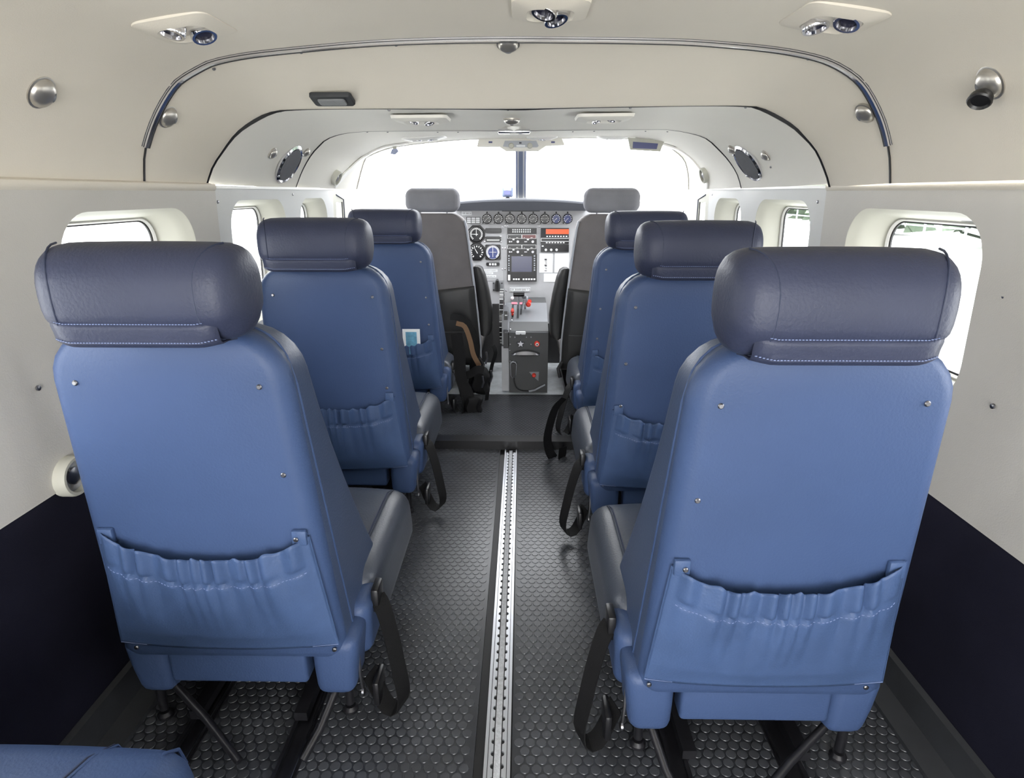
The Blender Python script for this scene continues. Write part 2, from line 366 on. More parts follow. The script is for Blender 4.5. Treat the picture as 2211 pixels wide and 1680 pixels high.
# ------------------------------------------------------------ SETTING: floor
STEP = 2.205
fl = thing('floor', None, None); tag(fl, kind='structure')
RX = -.030                                   # centre rail
MB().box((-.80, -1.3, -.03), (.80, STEP+.1, -.006)).build('floor_pan', 'blackr', fl, smooth=False)
MB().box((-.76, -1.3, -.006), (RX-.042, STEP, 0)).build('rubber_mat', 'rubber', fl, smooth=False)
MB().box((RX+.026, -1.3, -.006), (.76, STEP, 0)).build('rubber_mat', 'rubber', fl, smooth=False)
def studs(x0, x1, y0, y1, z, px, r, h, n, name, m, par):
    V = []; F = []; py = px*.866; j = 0; y = y0+r*1.2
    while y < y1-r:
        x = x0+r*1.2+(px/2 if j % 2 else 0)
        while x < x1-r:
            b = len(V)
            for q, hh in ((r, 0), (r*.93, h)):
                for k in range(n): a = 2*pi*k/n; V.append((x+q*cos(a), y+q*sin(a), z+hh))
            for k in range(n): k2 = (k+1) % n; F.append((b+k, b+k2, b+n+k2, b+n+k))
            F.append(tuple(range(b+n, b+2*n)))
            x += px
        y += py; j += 1
    me = bpy.data.meshes.new(name); me.from_pydata(V, [], F); me.materials.append(M[m]); me.shade_smooth(); me.set_sharp_from_angle(angle=radians(28))
    o = bpy.data.objects.new(name, me); C.objects.link(o); o.parent = par; o['kind'] = 'stuff'; return o
studs(-.755, RX-.044, .45, STEP-.002, 0, .0208, .0092, .0011, 12, 'raised_studs', 'stud', fl)
studs(RX+.028, .755, .45, STEP-.002, 0, .0208, .0092, .0011, 12, 'raised_studs', 'stud', fl)
MB().box((-.76, STEP, -.02), (.76, STEP+.02, .034)).build('step_edge', 'blackp', fl, smooth=False)
MB().box((-.76, STEP+.015, .0), (.76, 2.79, .030)).build('cockpit_floor_mat', 'rubber', fl, smooth=False)
studs(-.4, .4, STEP+.055, 2.78, .030, .0165, .0062, .0013, 8, 'raised_studs', 'stud', fl)
MB().box((-.60, STEP-.012, .0), (.60, STEP+.05, .036)).build('step_plate', 'blackp', fl, smooth=False)
MB().box((-.77, 2.78, -.01), (.77, 3.9, .028)).build('cockpit_floor_panel', 'cockfl', fl, smooth=False)
MB().box((-.7, 3.88, 0), (.7, 3.9, .9)).build('firewall', 'blackp', fl, smooth=False)  # added to close the nose against light leaking into the footwell
# aisle track: extrusion with scalloped lips, gritty centre strip
rl = thing('floor_track', 'bright aluminium floor track with scalloped slots running down the aisle centre', 'floor track', (RX, 0, 0))
MB().box((RX-.024, -1.0, -.006), (RX+.024, STEP-.015, .0005)).build('channel', 'blackr', rl, smooth=False)
for s in (-1, 1):
    pts = []; y = .5
    while y < STEP-.03:
        for k in range(7):
            a = -pi/2+pi*k/6; pts.append((RX+s*(.0078+.0045*cos(a)), y+.0055*sin(a)))
        y += .0254
    V = [Vector((RX+s*.0215, p[1], z)) for p in pts for z in (.004,)]; U = [Vector((p[0], p[1], .004)) for p in pts]; Lw = [Vector((p[0], p[1], .0005)) for p in pts]
    V0 = [Vector((v.x, v.y, .0005)) for v in V]
    MB().loft([V0, V, U, Lw], False).build('scalloped_lip', 'alu', rl, smooth=False)
    MB().box((RX+s*.0215-.002, .4, 0), (RX+s*.0215+.002, STEP-.02, .0058)).build('track_flange', 'alu', rl, smooth=False)
    MB().box((RX+s*.017-.0006, .4, .004), (RX+s*.017+.0006, STEP-.02, .0046)).build('track_groove', 'kick', rl, smooth=False)
MB().box((RX-.0058, .4, .0006), (RX+.0058, STEP-.03, .0042)).build('centre_strip', 'strip', rl, smooth=False)
# black seat tracks
for i, (x, lb) in enumerate([(-.60, 'outer black seat track under the left row of seats, beside the dark side wall'), (-.40, 'inner black seat track under the left row of seats, nearer the aisle'), (.29, 'inner black seat track under the right row of seats, nearer the aisle'), (.49, 'outer black seat track under the right row of seats, beside the dark side wall')]):
    t = thing('seat_track', lb, 'seat track', (x, 0, 0), 'black seat tracks bolted to the floor')
    MB().box((x-.02, -1, 0), (x+.02, STEP-.02, .005)).build('base', 'frame', t, smooth=False)
    for s in (-1, 1): MB().box((x+s*.014-.003, -1, .004), (x+s*.014+.003, STEP-.02, .014)).build('flange', 'frame', t, smooth=False)
    MB().box((x+.0172, .3, .0139), (x+.0184, STEP-.1, .0146)).build('worn_edge', 'dchrome', t, smooth=False)

# ------------------------------------------------------------ PASSENGER SEATS
def hw(z):                                   # half width of the back at height z
    t = max(0, min(1, (z-.10)/.68)); return .205-.034*t
def yr(z): return -.055*(z-.10)/.65          # rear face
def tk(z):
    t = max(0, min(1, (z-.12)/.65)); return .25*(1-t)**1.5+.105
def make_seat(sd):
    "sd=+1: aisle side is +X (left row); sd=-1 mirrored (right row)"
    t = thing('passenger_seat', 'x', 'seat')
    def mxp(mb):
        if sd < 0: mb.v = [Vector((-p.x, p.y, p.z)) for p in mb.v]
        return mb
    ZT = .785; R = .075
    zs = [.185, .19, .2, .25, .32, .4, .48, .56, .64, .70]+[ZT-R+R*sin(a) for a in [radians(k) for k in (0, 15, 30, 45, 58, 70, 80, 87, 90)]]
    rings = []
    for z in zs:
        w = hw(z); th = tk(z); y0 = yr(z)
        if z > ZT-R:
            q = sqrt(max(0, R*R-(z-ZT+R)**2)); w = w-R+q; e = (1-q/R)
            y0 += .022*e**2; th -= .05*e**2
        if z < .2: e = (.2-z)/.015; w -= .006*e; y0 += .006*e; th -= .01*e
        rings.append([Vector((a, y0+th/2+b, z)) for a, b in rr(2*w, th, .028, 5)])
    bo = mxp(MB().loft(rings, True, True, True)).build('backrest', 'leather', t, ang=60)
    bo.data.materials.append(M['sleather'])
    for p in bo.data.polygons:
        if p.center.y > yr(p.center.z)+.036+.03*(1-(p.center.z-.2)/.5) or p.center.z > ZT-.004: p.material_index = 1
    # seam line on the aisle side and over the shoulder
    for s in (1, -1):
        path = [Vector((s*(hw(z)-.0), yr(z)+.036+.03*(1-(z-.2)/.5), z)) for z in [.2+.05*i for i in range(11)]]
        path += [Vector((s*(hw(.75)-.075+.0745*cos(a)), yr(.75)+.036+.01*a, ZT-R+.075*sin(a))) for a in [radians(k) for k in (10, 25, 40, 55, 70, 85)]]
        mxp(MB().tube(path, .0022, 6)).build('back_piping', 'leather', t)
    # lower skirt between the two corner lobes
    mxp(rbox((-.125, .004, .118), (.125, .05, .225), .008, 3)).build('lower_skirt', 'leather', t)
    for s in (-1, 1):
        def fn(p, s=s):
            k = (.2-p.z)/.1
            if (p.x*s) > .16: p.x -= s*.012*k
            p.y += .01*max(0, k-.5)
            return p
        mxp(rbox((min(s*.124, s*.204)+(.012 if s > 0 else 0), -.001, .088), (max(s*.124, s*.204)+(.016 if s > 0 else 0), .09, .215), .02, 4, fn)).build('corner_lobe', 'leather', t)
    # headrest roll
    HZ, HY = .845, yr(.8)-.012; HWD = .141
    def sec(x, k, n=28):
        pts = []
        for i in range(n):
            a = 2*pi*i/n; c, s_ = cos(a), sin(a); e = .78
            py_ = abs(c)**e*(1 if c > 0 else -1)*.062*k; pz_ = abs(s_)**e*(1 if s_ > 0 else -1)*.064*(k*.9+.1)
            if s_ < -.5: py_ *= .86
            pts.append(Vector((x, HY+py_+.012*(1-k), HZ+pz_)))
        return pts
    xs = [(-1, .02), (-.995, .3), (-.985, .5), (-.96, .7), (-.92, .84), (-.86, .93), (-.78, .98), (-.6, 1), (-.3, 1.01), (0, 1.012), (.3, 1.01), (.6, 1), (.78, .98), (.86, .93), (.92, .84), (.96, .7), (.985, .5), (.995, .3), (1, .02)]
    hr = mxp(MB().loft([sec(a*HWD+.006, k) for a, k in xs], True, True, True)).build('headrest', 'hleather', t, ang=80)
    for s in (-1, 1):                        # curved end-panel seam
        pa = []
        for i in range(17):
            a = radians(-88+176*i/16); bulge = 1-.10*cos(a)
            x = s*(HWD*.845-.022*cos(a*1.0)*(1)); k = .985
            pa.append(Vector((x, HY-.0615*k*abs(cos(a))**.78, HZ+.063*(abs(sin(a))**.78)*(1 if a > 0 else -1))))
        mxp(MB().tube(pa, .0014, 6)).build('end_seam', 'dseam', hr)
    # flap under the roll with two stitch rows
    fl_ = []
    for i in range(21):
        x = -.116+.232*i/20; e = max(0, abs(x)-.09)/.026
        fl_.append([Vector((x, HY-.052+dy+.008*e*e, HZ-.041+dz+.004*e)) for dy, dz in ((-.004,.008),(-.0045,0),(-.0015,-.009),(0,-.019),(.006,-.024),(.03,-.024))])
    mxp(MB().grid(fl_)).build('headrest_flap', 'hleather', hr, thick=.002)
    for dz, dy in ((.008, -.0062), (-.017, -.0025)):
        st = MB(); n = 54
        for i in range(n):
            x = -.112+.224*i/(n-1); e = max(0, abs(x)-.09)/.026; y = HY-.052+dy+.008*e*e; z = HZ-.041+dz+.004*e
            st.box((x-.0014, y-.0003, z-.0005), (x+.0014, y+.0012, z+.0005))
        mxp(st).build('stitching', 'thread', hr, smooth=False)['kind'] = 'stuff'
    # map pocket with gathered elastic top
    NU, NV = 120, 34; G = []
    for j in range(NV+1):
        v = j/NV; row = []                   # v=0 bottom, 1 top
        for i in range(NU+1):
            u = i/NU*2-1
            half = .190-.022*v
            ztop = .455-.040*(1-abs(u)**2.2)-.006*u; zbot = .222-.012*(1-u*u)
            z = zbot+(ztop-zbot)*v; x = u*half+.004
            edge = max(0, 1-abs(u)**6); b = .019*edge*(sin(pi*min(1, v*1.0)*.62+.25))*min(1, v*5+.15)
            ph = u*42+2.2*sin(u*5.1)+1.3*sin(u*11+1)
            ruf = (.5+.5*sin(ph))**.7; env = max(0, 1-abs(u)**8)
            if v > .76: amp = .0125*env*(.75+.35*sin(u*17))*(1 if v > .8 else (v-.76)/.04+.0)
            else: amp = .0065*env*max(0, (v-.15)/.61)**1.6
            if abs(v-.76) < .02: amp *= .35
            off = .003+b+ruf*amp
            if v > .93: z += .004*sin(ph)*env
            drape = .003*env*sin(u*9+v*3.5)*sin(pi*v*.76)
            row.append(Vector((x, yr(z)-off-drape, z)))
        G.append(row)
    pk = mxp(MB().grid(G)).build('map_pocket', 'pocket', t, ang=80, thick=.0016)
    st = MB()
    j = int(NV*.76)
    for i in range(4, NU-4):
        if i % 2 == 0:
            a = G[j][i]; b = G[j][i+1]; st.tube([a+Vector((0,-.0012,0)), b+Vector((0,-.0012,0))], .0006, 4)
    for i in list(range(0, 14))+list(range(NU-14, NU)):
        a = G[0][i]+Vector((0,-.001,.002)); b = G[0][i+1]+Vector((0,-.001,.002)); st.tube([a, b], .0006, 4)
    mxp(st).build('stitching', 'thread', pk, smooth=False)['kind'] = 'stuff'
    for s in (-1, 1):
        mxp(MB().tube([G[j][0 if s < 0 else NU]+Vector((0, .001, 0)) for j in range(NV+1)], .002, 6)).build('pocket_edge', 'pocket', pk)
        x = s*.155+.004; mxp(rbox((x-.012, yr(.45)-.010, .435), (x+.012, yr(.45)-.0, .462), .003, 2)).build('pocket_tab', 'pocket', pk)
    for x, z in ((-.13, .71), (.135, .705), (.148, .56), (-.165, .208), (.185, .208), (.155, .448), (-.150, .448)):
        mb = MB(); yy = yr(z)-(.0115 if .4 < z < .5 else .0005)
        mb.lathe([(.0042, 0), (.0042, .001), (.0028, .0024)], (x, yy, z), (0, -1, 0), 10); mxp(mb).build('screw', 'dchrome', t)
    # cushion
    def fc(p):
        u = p.x/.235; 
        if p.z > .20: p.z += .012*(1-u*u)*min(1, (p.y-.1)/.15+.2)-.012*max(0, (p.y-.42)/.1)**2
        if p.z < .18 and p.y > .1: p.x *= 1.0+.04*(.18-p.z)/.06
        return p
    cu = mxp(rbox((-.228, .13, .11), (.228, .535, .258), .045, 5, fc)).build('cushion', 'cleather', t, ang=70)
    for s in (-1, 1):
        for dx in (0, .005):
            path = [(s*(.186-dx), .20, .2725-.0)]+[(s*(.186-dx), y, .2685-.012*max(0, (y-.42)/.1)**2+.0) for y in (.25, .3, .36, .42, .46)]+[(s*(.188-dx), .50, .252), (s*(.189-dx), .525, .235), (s*(.19-dx), .536, .21), (s*(.192-dx), .537, .15)]
            mxp(MB().tube(path, .0016, 6)).build('cushion_seam', 'dseam' if dx else 'cleather', cu)
    # side shield joining cushion to back, recline lever
    mxp(rbox((.17, .07, .12), (.226, .30, .235), .022, 4)).build('side_pad', 'leather', t)
    mxp(MB().tube([(.212, .035, .165), (.214, .028, .12), (.216, .03, .075)], .003, 6)).build('bracket', 'dchrome', t)
    mxp(MB().lathe([(.008, 0), (.008, .004), (.004, .006)], (.214, .03, .078), (1, 0, 0), 12)).build('bolt', 'dchrome', t)
    # legs and frame
    fy = .47
    for x, y in ((-.178, .04), (.178, .06), (-.13, fy), (.13, fy)):
        mxp(MB().tube([(x, y, .13), (x, y, .020)], .0085, 10).lathe([(.015, .0), (.015, .006), (.01, .012)], (x, y, .0025 if y < .2 else .0155), (0, 0, 1), 12)).build('leg', 'frame', t)
    mxp(MB().tube([(-.150, .03, .105), (-.06, -.02, .06), (.02, -.075, .024)], .0075, 10)).build('strut', 'frame', t)
    mxp(MB().tube([(.172, .03, .10), (.15, -.03, .05), (.13, -.07, .024)], .0075, 10)).build('strut', 'frame', t)
    mxp(MB().tube([(-.178, .04, .12), (-.13, fy, .12), (.13, fy, .12), (.178, .06, .12)], .008, 10)).build('seat_frame', 'frame', t)
    for x in (-.105, .095): mxp(MB().box((x-.012, .02, .0152), (x+.012, .5, .034))).build('skid', 'frame', t)
    mxp(MB().tube([(-.12, .10, .07), (-.05, .12, .10), (-.03, .18, .11)], .02, 10)).build('recline_mechanism', 'blackp', t)
    # lap belt hanging on the aisle side
    bp = resample([(.226, .13, .215), (.243, .11, .205), (.262, .085, .16), (.278, .06, .105), (.288, .045, .055), (.278, .04, .028), (.255, .045, .03), (.235, .055, .065), (.224, .055, .10)], 26)
    be = mxp(MB().ribbon(bp, (.45, .9, .1), .036, .002)).build('lap_belt', 'web', t)
    mxp(rbox((.222, .105, .195), (.237, .15, .245), .004, 2)).build('belt_stub', 'blackp', be)
    mxp(rbox((.232, .03, .04), (.245, .085, .095), .005, 2)).build('buckle', 'blackp', be)
    return t
def copy_tree(o, parent=None):
    c = o.copy(); C.objects.link(c); c.parent = parent
    for chd in o.children: copy_tree(chd, c)
    return c
sl = make_seat(1); srt = make_seat(-1)
GS = 'blue leather passenger seats either side of the aisle'
seats = [
 (sl, 0, -.500, .865, 'large blue leather seat nearest on the left, below the rearmost left window'),
 (sl, 1, -.522, 1.640, 'blue leather seat second in the left row, directly ahead of the nearest left seat'),
 (sl, 1, -.530, 2.490, 'dark blue leather seat frontmost in the left row, a card in its pocket'),
 (srt, 0, .405, .795, 'large blue leather seat nearest on the right, in front of the rearmost right window'),
 (srt, 1, .420, 1.500, 'blue leather seat second in the right row, directly ahead of the nearest right seat'),
 (srt, 1, .448, 2.250, 'blue leather seat frontmost in the right row, behind the right pilot seat'),
]
for src, cp, x, y, lb in seats:
    o = copy_tree(src) if cp else src
    o.location = (x, y, 0); o['label'] = lb; o['group'] = GS
    dz = .06 if y > 2.2 else .03 if 1.6 < y < 2 else .014 if 1.4 < y < 1.6 else 0
    for c in o.children:
        if c.name.startswith('map_pocket'): c.location.z = -dz; c.location.y = dz*.085
    if y > 2.2:                              # short front-row cushions, clear of the pilot seats
        for c in o.children:
            if c.name.split('.')[0] in ('cushion', 'leg', 'seat_frame', 'skid', 'side_pad'): c.scale.y = .52 if y > 2.3 else .86
for o in (sl, srt):
    for c in o.children:
        if c.name.startswith('headrest'): c.scale.x = .92; c.location.x = .016 if o is sl else -.022
    
# rearmost left seat, its unseen back laid flat and low so rear light passes over: only the cushion front is in view
f0 = thing('passenger_seat', 'pale blue seat cushion front filling the lower left corner, nearest of all', 'seat', (-.56, .27, 0), GS)
def fc0(p):
    u = (p.x+.565)/.2
    if p.z > .32: p.z += .008*(1-u*u)-.014*max(0, (p.y-.44)/.1)**2
    return p
cq = rbox((-.765, .05, .20), (-.365, .545, .372), .045, 5, fc0).build('cushion', 'leather', f0, ang=70)
for dx in (0, .004):
    sp = [(-.485-dx, .30, .3795), (-.480-dx, .40, .3790), (-.474-dx, .46, .3780), (-.466-dx, .50, .373), (-.458-dx, .53, .358), (-.455-dx, .546, .31)]
    MB().tube(sp, .0014, 6).build('cushion_seam', 'dseam' if dx else 'leather', cq)
MB().tube([(-.40, .30, .373), (-.40, .42, .372), (-.399, .48, .369), (-.397, .52, .358), (-.395, .54, .341), (-.395, .548, .31)], .0022, 6).build('edge_piping', 'leather', cq)
rbox((-.75, -.42, .24), (-.38, .045, .33), .04, 4).build('folded_backrest', 'leather', f0, ang=70)
MB().tube([(-.73, .0, .19), (-.73, .48, .19), (-.40, .48, .19), (-.40, .0, .19)], .009, 8).build('seat_frame', 'frame', f0)
for x in (-.73, -.40):
    for y in (.02, .46): MB().tube([(x, y, .19), (x, y, 0)], .009, 8).build('leg', 'frame', f0)

# safety card in the frontmost left pocket
card = thing('safety_card', 'white card with a turquoise picture tucked into the frontmost left seat pocket', 'card', (-.42, 2.44, .44))
p0 = atY(893, 735, 2.448)
MB().box((p0.x-.045, 2.4475, p0.z-.06), (p0.x+.028, 2.449, p0.z+.048)).build('sheet', 'paper', card, smooth=False)
MB().box((p0.x-.032, 2.4468, p0.z-.06), (p0.x+.014, 2.4474, p0.z+.036)).build('picture', 'cardb', card, smooth=False)
card.location.x = card.location.x

# ------------------------------------------------------------ PILOT SEATS
def pilot_seat(x, y, s, lb):
    "s=+1: aisle on +X"
    t = thing('pilot_seat', lb, 'seat', (x, y, .03), 'grey pilot seats at the controls')
    O = Vector((x, y, 0))
    def bl(mb, nm, m, par=t, **k):
        mb.v = [O+Vector((p.x*s, p.y, p.z)) for p in mb.v]; return mb.build(nm, m, par, **k)
    def ph(z): q = max(0, min(1, (z-.25)/.65)); return .20-.06*q**1.3
    def py(z): return -.02-.06*(z-.2)/.6
    rings = []
    for z in [.16, .165, .2, .3, .4, .5, .58, .65, .74, .82]+[.88-.06+.06*sin(radians(k)) for k in (20, 40, 60, 78, 90)]:
        w = ph(z); th = .08; y0 = py(z)
        if z > .82: q = sqrt(max(0, .0036-(z-.82)**2)); w += q-.06; th -= .03*(1-q/.06)
        rings.append([Vector((a, y0+th/2+b, z)) for a, b in rr(2*w, th, .02, 4)])
    bl(MB().loft(rings, True, True, True), 'backrest', 'pfab', ang=60)
    for q in (-1, 1):
        bl(MB().tube([Vector((q*(ph(z)-.002), py(z)+.004, z)) for z in [.17+.05*i for i in range(14)]]+[Vector((q*(ph(.82)-.01), py(.82)+.004, .85))], .005, 8), 'edge_piping', 'pedge')
    # dark lower cover with pocket
    lo = []
    for z in (.165, .2, .3, .4, .47, .52, .535): lo.append([Vector((u*(ph(z)-.004), py(z)-.006-.012*(1-u*u)*(1 if z < .53 else .3), z+.02*u*(1 if z > .5 else 0))) for u in (-1, -.8, -.5, 0, .5, .8, 1)])
    pk = bl(MB().grid(lo), 'back_pocket', 'pdark', thick=.004, ang=70)
    bl(MB().tube([Vector((u*(ph(.33)-.03), py(.33)-.02-.01*(1-u*u), .335)) for u in (-1, -.5, 0, .5, 1)], .0022, 6), 'pocket_seam', 'pedestal', pk)
    hr = bl(rbox((-.124, py(.82)-.03, .885), (.124, py(.82)+.05, .988), .032, 5, lambda p: Vector((p.x*(1-.08*(abs(p.z-.936)/.06)), p.y, p.z))), 'headrest', 'headc', ang=70)
    for q in (-1, 1): bl(MB().tube([(q*.06, py(.85)+.02, .84), (q*.06, py(.85)+.02, .92)], .005, 8), 'headrest_post', 'dchrome', hr)
    bl(rbox((-.2, .06, .19), (.2, .43, .27), .03, 4), 'cushion', 'pfab')
    # folded-up armrest on the aisle side
    ar = [[Vector((cx+a, cy+b, z)) for a, b in rr(w_, .075, .022, 4)] for z, cx, cy, w_ in ((.305, .218, .02, .02), (.312, .218, .02, .05), (.34, .222, .02, .062), (.42, .224, .015, .066), (.52, .212, .0, .064), (.60, .198, -.01, .058), (.635, .190, -.012, .046), (.642, .188, -.012, .02))]
    bl(MB().loft(ar, True, True, True), 'armrest', 'pdark', ang=60)
    # pedestal frame
    for q in (-1, 1):
        bl(MB().tube([(q*.15, .0, .19), (q*.15, .02, .05)], .011, 8), 'leg', 'frame'); bl(MB().tube([(q*.15, .38, .19), (q*.15, .36, .05)], .011, 8), 'leg', 'frame')
        bl(MB().box((q*.15-.02, -.06, .03), (q*.15+.02, .42, .055)), 'slide_rail', 'blackp', smooth=False)
    bl(MB().box((-.17, .02, .16), (.17, .4, .19)), 'seat_pan', 'blackp', smooth=False)
    bl(MB().tube([(.19, -.02, .2), (.21, -.04, .17), (.2, -.05, .13)], .009, 8), 'recline_lever', 'blackp')
    return t
pilot_seat(-.388, 2.87, 1, 'grey cloth pilot seat on the left of the cockpit, dark armrest folded up')
pilot_seat(.395, 2.80, -1, 'grey cloth pilot seat on the right of the cockpit, dark armrest folded up')

# harness and straps heaped beside the left pilot seat
hs = thing('shoulder_harness', 'heap of black and tan harness straps hanging beside the left pilot seat', 'harness', tuple(atZ(1015, 930, .03)))
def pxp(pts, Y): return [atY(a, b, Y if not isinstance(Y, list) else Y[i]) for i, (a, b) in enumerate(pts)]
MB().ribbon(resample(pxp([(972,685),(995,688),(1018,712),(1030,750),(1022,790),(1018,830)], 2.72), 20), (.8,.3,.3), .03).build('strap', 'web', hs)
MB().ribbon(resample(pxp([(985,698),(1003,705),(1015,735),(1022,765),(1035,790)], 2.71), 18), (.9,.2,.3), .022).build('strap', 'tan', hs)
MB().ribbon(resample(pxp([(985,720),(992,770),(996,820),(1010,850),(1020,900),(1000,935)], 2.55), 20), (1,.2,0), .05).build('strap', 'web', hs)
MB().ribbon(resample(pxp([(1065,745),(1070,762),(1062,790),(1055,830),(1050,870)], 2.70), 16), (.6,.6,0), .022).build('strap', 'web', hs)
MB().ribbon(resample(pxp([(998,812),(1015,808),(1030,798),(1045,800)], 2.6), 10), (0,.2,1), .035).build('strap', 'web', hs)
for a, b, c, d, Yq in ((1022, 795, 1055, 850, 2.66), (1003, 855, 1040, 905, 2.56), (1000, 900, 1030, 935, 2.52)):
    p, q = atY(a, d, Yq), atY(c, b, Yq)
    rbox((p.x, Yq-.03, p.z), (q.x, Yq+.04, q.z), .02, 3, lambda v: v+Vector((.006*sin(v.z*90), .008*sin(v.x*120), 0))).build('webbing_bundle', 'web', hs)
for px, py in ((1042, 812), (1060, 800), (1050, 760)):
    p = atY(px, py, 2.62); MB().tube([p, p+Vector((.004, 0, -.03)), p+Vector((-.004, .0, -.055))], .005, 8).build('buckle_tongue', 'dchrome', hs)
for px, py in ((1018, 912), (1022, 938), (1010, 941)):
    p = atY(px, py, 2.3); 
# large loops of webbing on the right row, hanging into the aisle
lp = thing('belt_loop', 'long black webbing loop hanging into the aisle beside the frontmost right seat', 'belt', tuple(atZ(1200, 1000, 0)))
MB().ribbon(resample(pxp([(1218,860),(1200,880),(1188,915),(1182,950),(1190,982),(1210,995),(1216,965)], 2.12), 24), (.75,.66,0), .042).build('webbing', 'web', lp)

# ------------------------------------------------------------ COCKPIT
PY = 3.35
def z1(a, b): return 960+a/6.909, 380+b/6.909
def z2(a, b): return 960+a/6, 600+b/6
ip = thing('instrument_panel', 'grey instrument panel full of round dials and radios across the cockpit', 'instrument panel', (0, PY, .35))
def rect(zf, a, b, c, d, dep, nm, m, par, Y=None, r=.0, base=0, bev=0):
    "box given by two corners in a zoomed crop, on the panel face"
    Y = Y or PY; p = atY(*zf(a, b), Y); q = atY(*zf(c, d), Y)
    w, h = abs(q.x-p.x), abs(p.z-q.z); cx, cz = (p.x+q.x)/2, (p.z+q.z)/2
    pts = rr(w, h, r, 3) if r else [(w/2, h/2), (-w/2, h/2), (-w/2, -h/2), (w/2, -h/2)]
    return MB().prism(pts, (cx, Y-base, cz), (1, 0, 0), (0, 0, 1), (0, -dep, 0), bev).build(nm, m, par, smooth=bool(r))
pt, pb = atY(1110, 452, PY), atY(1110, 668, PY)
MB().prism([(-.66, pb.z-.08), (.66, pb.z-.08), (.66, pt.z), (-.66, pt.z)], (0, PY+.012, 0), (1, 0, 0), (0, 0, 1), (0, -.012, 0)).build('panel_plate', 'gpanel', ip, smooth=False)
gs = MB(); G = []
for i in range(25):
    u = i/24*2-1; x = u*.345+.0; cz = atY(1115, 431, PY-.1).z; zt = cz-.016*abs(u)**2.5
    G.append([Vector((x, PY-.10, atY(1115, 455, PY-.1).z)), Vector((x, PY-.103, zt-.008)), Vector((x, PY-.095, zt)), Vector((x, PY+.1, zt+.006)), Vector((x, PY+.5, zt-.02)), Vector((x, PY+.5, zt-.06)), Vector((x, PY-.0, atY(1115, 453, PY).z-.005)), Vector((x, PY-.09, atY(1115, 455, PY-.1).z))])
gs = MB().loft(G, True, True, True).build('glareshield', 'glare'); tag(gs, 'dark charcoal hood curving over the top of the instrument panel', 'glareshield')
gs2 = MB()
for s in (-1, 1):
    MB().box((min(s*.34, s*.70), PY+.015, .78), (max(s*.34, s*.70), PY+.5, .86)).build('hood_side', 'glare', gs, smooth=False)
def gauge(cx, cz, r, face='dial', bez='blackp', shape=0, na=(2.3,), parent=ip, big=False, ticks=11):
    mb = MB()
    if shape: 
        pts = [((r*1.12)*(1 if abs(cos(pi/4*k+pi/8)) > .5 else .45)*(1 if cos(pi/4*k+pi/8) > 0 else -1), (r*1.12)*(1 if abs(sin(pi/4*k+pi/8)) > .5 else .45)*(1 if sin(pi/4*k+pi/8) > 0 else -1)) for k in range(8)]
        mb.prism(pts, (cx, PY, cz), (1,0,0), (0,0,1), (0,-.004,0))
    mb.lathe([(r, 0), (r, .010), (r*.90, .012), (r*.86, .008)], (cx, PY, cz), (0,-1,0), 24)
    gb = mb.build('gauge', bez, parent)
    MB().lathe([(r*.87, .0081), (r*.87, .0084)], (cx, PY, cz), (0,-1,0), 24).build('dial_face', face, gb)
    tm = MB(); Y = PY-.0088
    for k in range(ticks):
        a = radians(-50+280*k/(ticks-1)); c, s = cos(a), sin(a); r1, r2 = r*.62, r*.83; w = r*.05
        if ticks < 20 and k % 2 == 0: w = r*.075
        X = Vector((c, 0, s)); T = Vector((-s, 0, c)); o = Vector((cx, Y, cz))
        tm.add([o+X*r1-T*w, o+X*r2-T*w, o+X*r2+T*w, o+X*r1+T*w], [(0,1,2,3)])
    tm.build('dial_markings', 'mark', gb, smooth=False)
    for q in na:
        X = Vector((cos(q), 0, sin(q))); T = Vector((-sin(q), 0, cos(q))); o = Vector((cx, Y-.001, cz))
        MB().add([o-X*r*.2-T*r*.05, o+X*r*.68-T*r*.02, o+X*r*.68+T*r*.02, o-X*r*.2+T*r*.05], [(0,1,2,3)]).build('needle', 'mark', gb, smooth=False)
    if not big:
        x = .62*r+.2*r; MB().lathe([(r*.17, 0), (r*.14, .012)], (cx-r*.85, PY, cz-r*.85), (0,-1,0), 8).build('adjusting_knob', 'blackp', gb)
    return gb
for i, zx in enumerate((632, 803, 975, 1150, 1322, 1495, 1665, 1835)):
    c = atY(*z1(zx, 638), PY); gauge(c.x, c.z, .0262, 'bluedial' if i > 5 else 'dial', na=((4.0, .5), (3.6,), (2.3, 3.0), (4.1, .9), (3.5,), (3.1, .2), (3.8,), (3.9,))[i])
    c = atY(*z1(zx, 545), PY); MB().lathe([(.0045, 0), (.0045, .002), (.002, .0035)], c, (0,-1,0), 8).build('post_light', 'pedestal', ip)
c = atY(*z1(475, 868), PY); gauge(c.x, c.z, .042, shape=1, na=(1.57, 3.1), big=True, ticks=21)
c = atY(*z1(482, 1132), PY); gauge(c.x, c.z, .042, shape=1, na=(2.1,), big=True, ticks=13)
c = atY(*z1(720, 1135), PY)
rect(z1, 605, 1022, 838, 1252, .005, 'instrument_bezel', 'blackp', ip, r=.006)
hsi = gauge(c.x, c.z, .042, face='bluedial', na=(), big=True, ticks=25)
MB().lathe([(.0372, .0086), (.0372, .0095), (.0355, .0095), (.0355, .0086)], (c.x, PY, c.z), (0,-1,0), 28, False, False).build('compass_ring', 'mark', hsi)
MB().box((c.x-.0012, PY-.0106, c.z-.026), (c.x+.0012, PY-.0096, c.z+.026)).box((c.x-.02, PY-.0106, c.z-.0009), (c.x+.02, PY-.0096, c.z+.0009)).build('course_bar', 'mark', hsi, smooth=False)
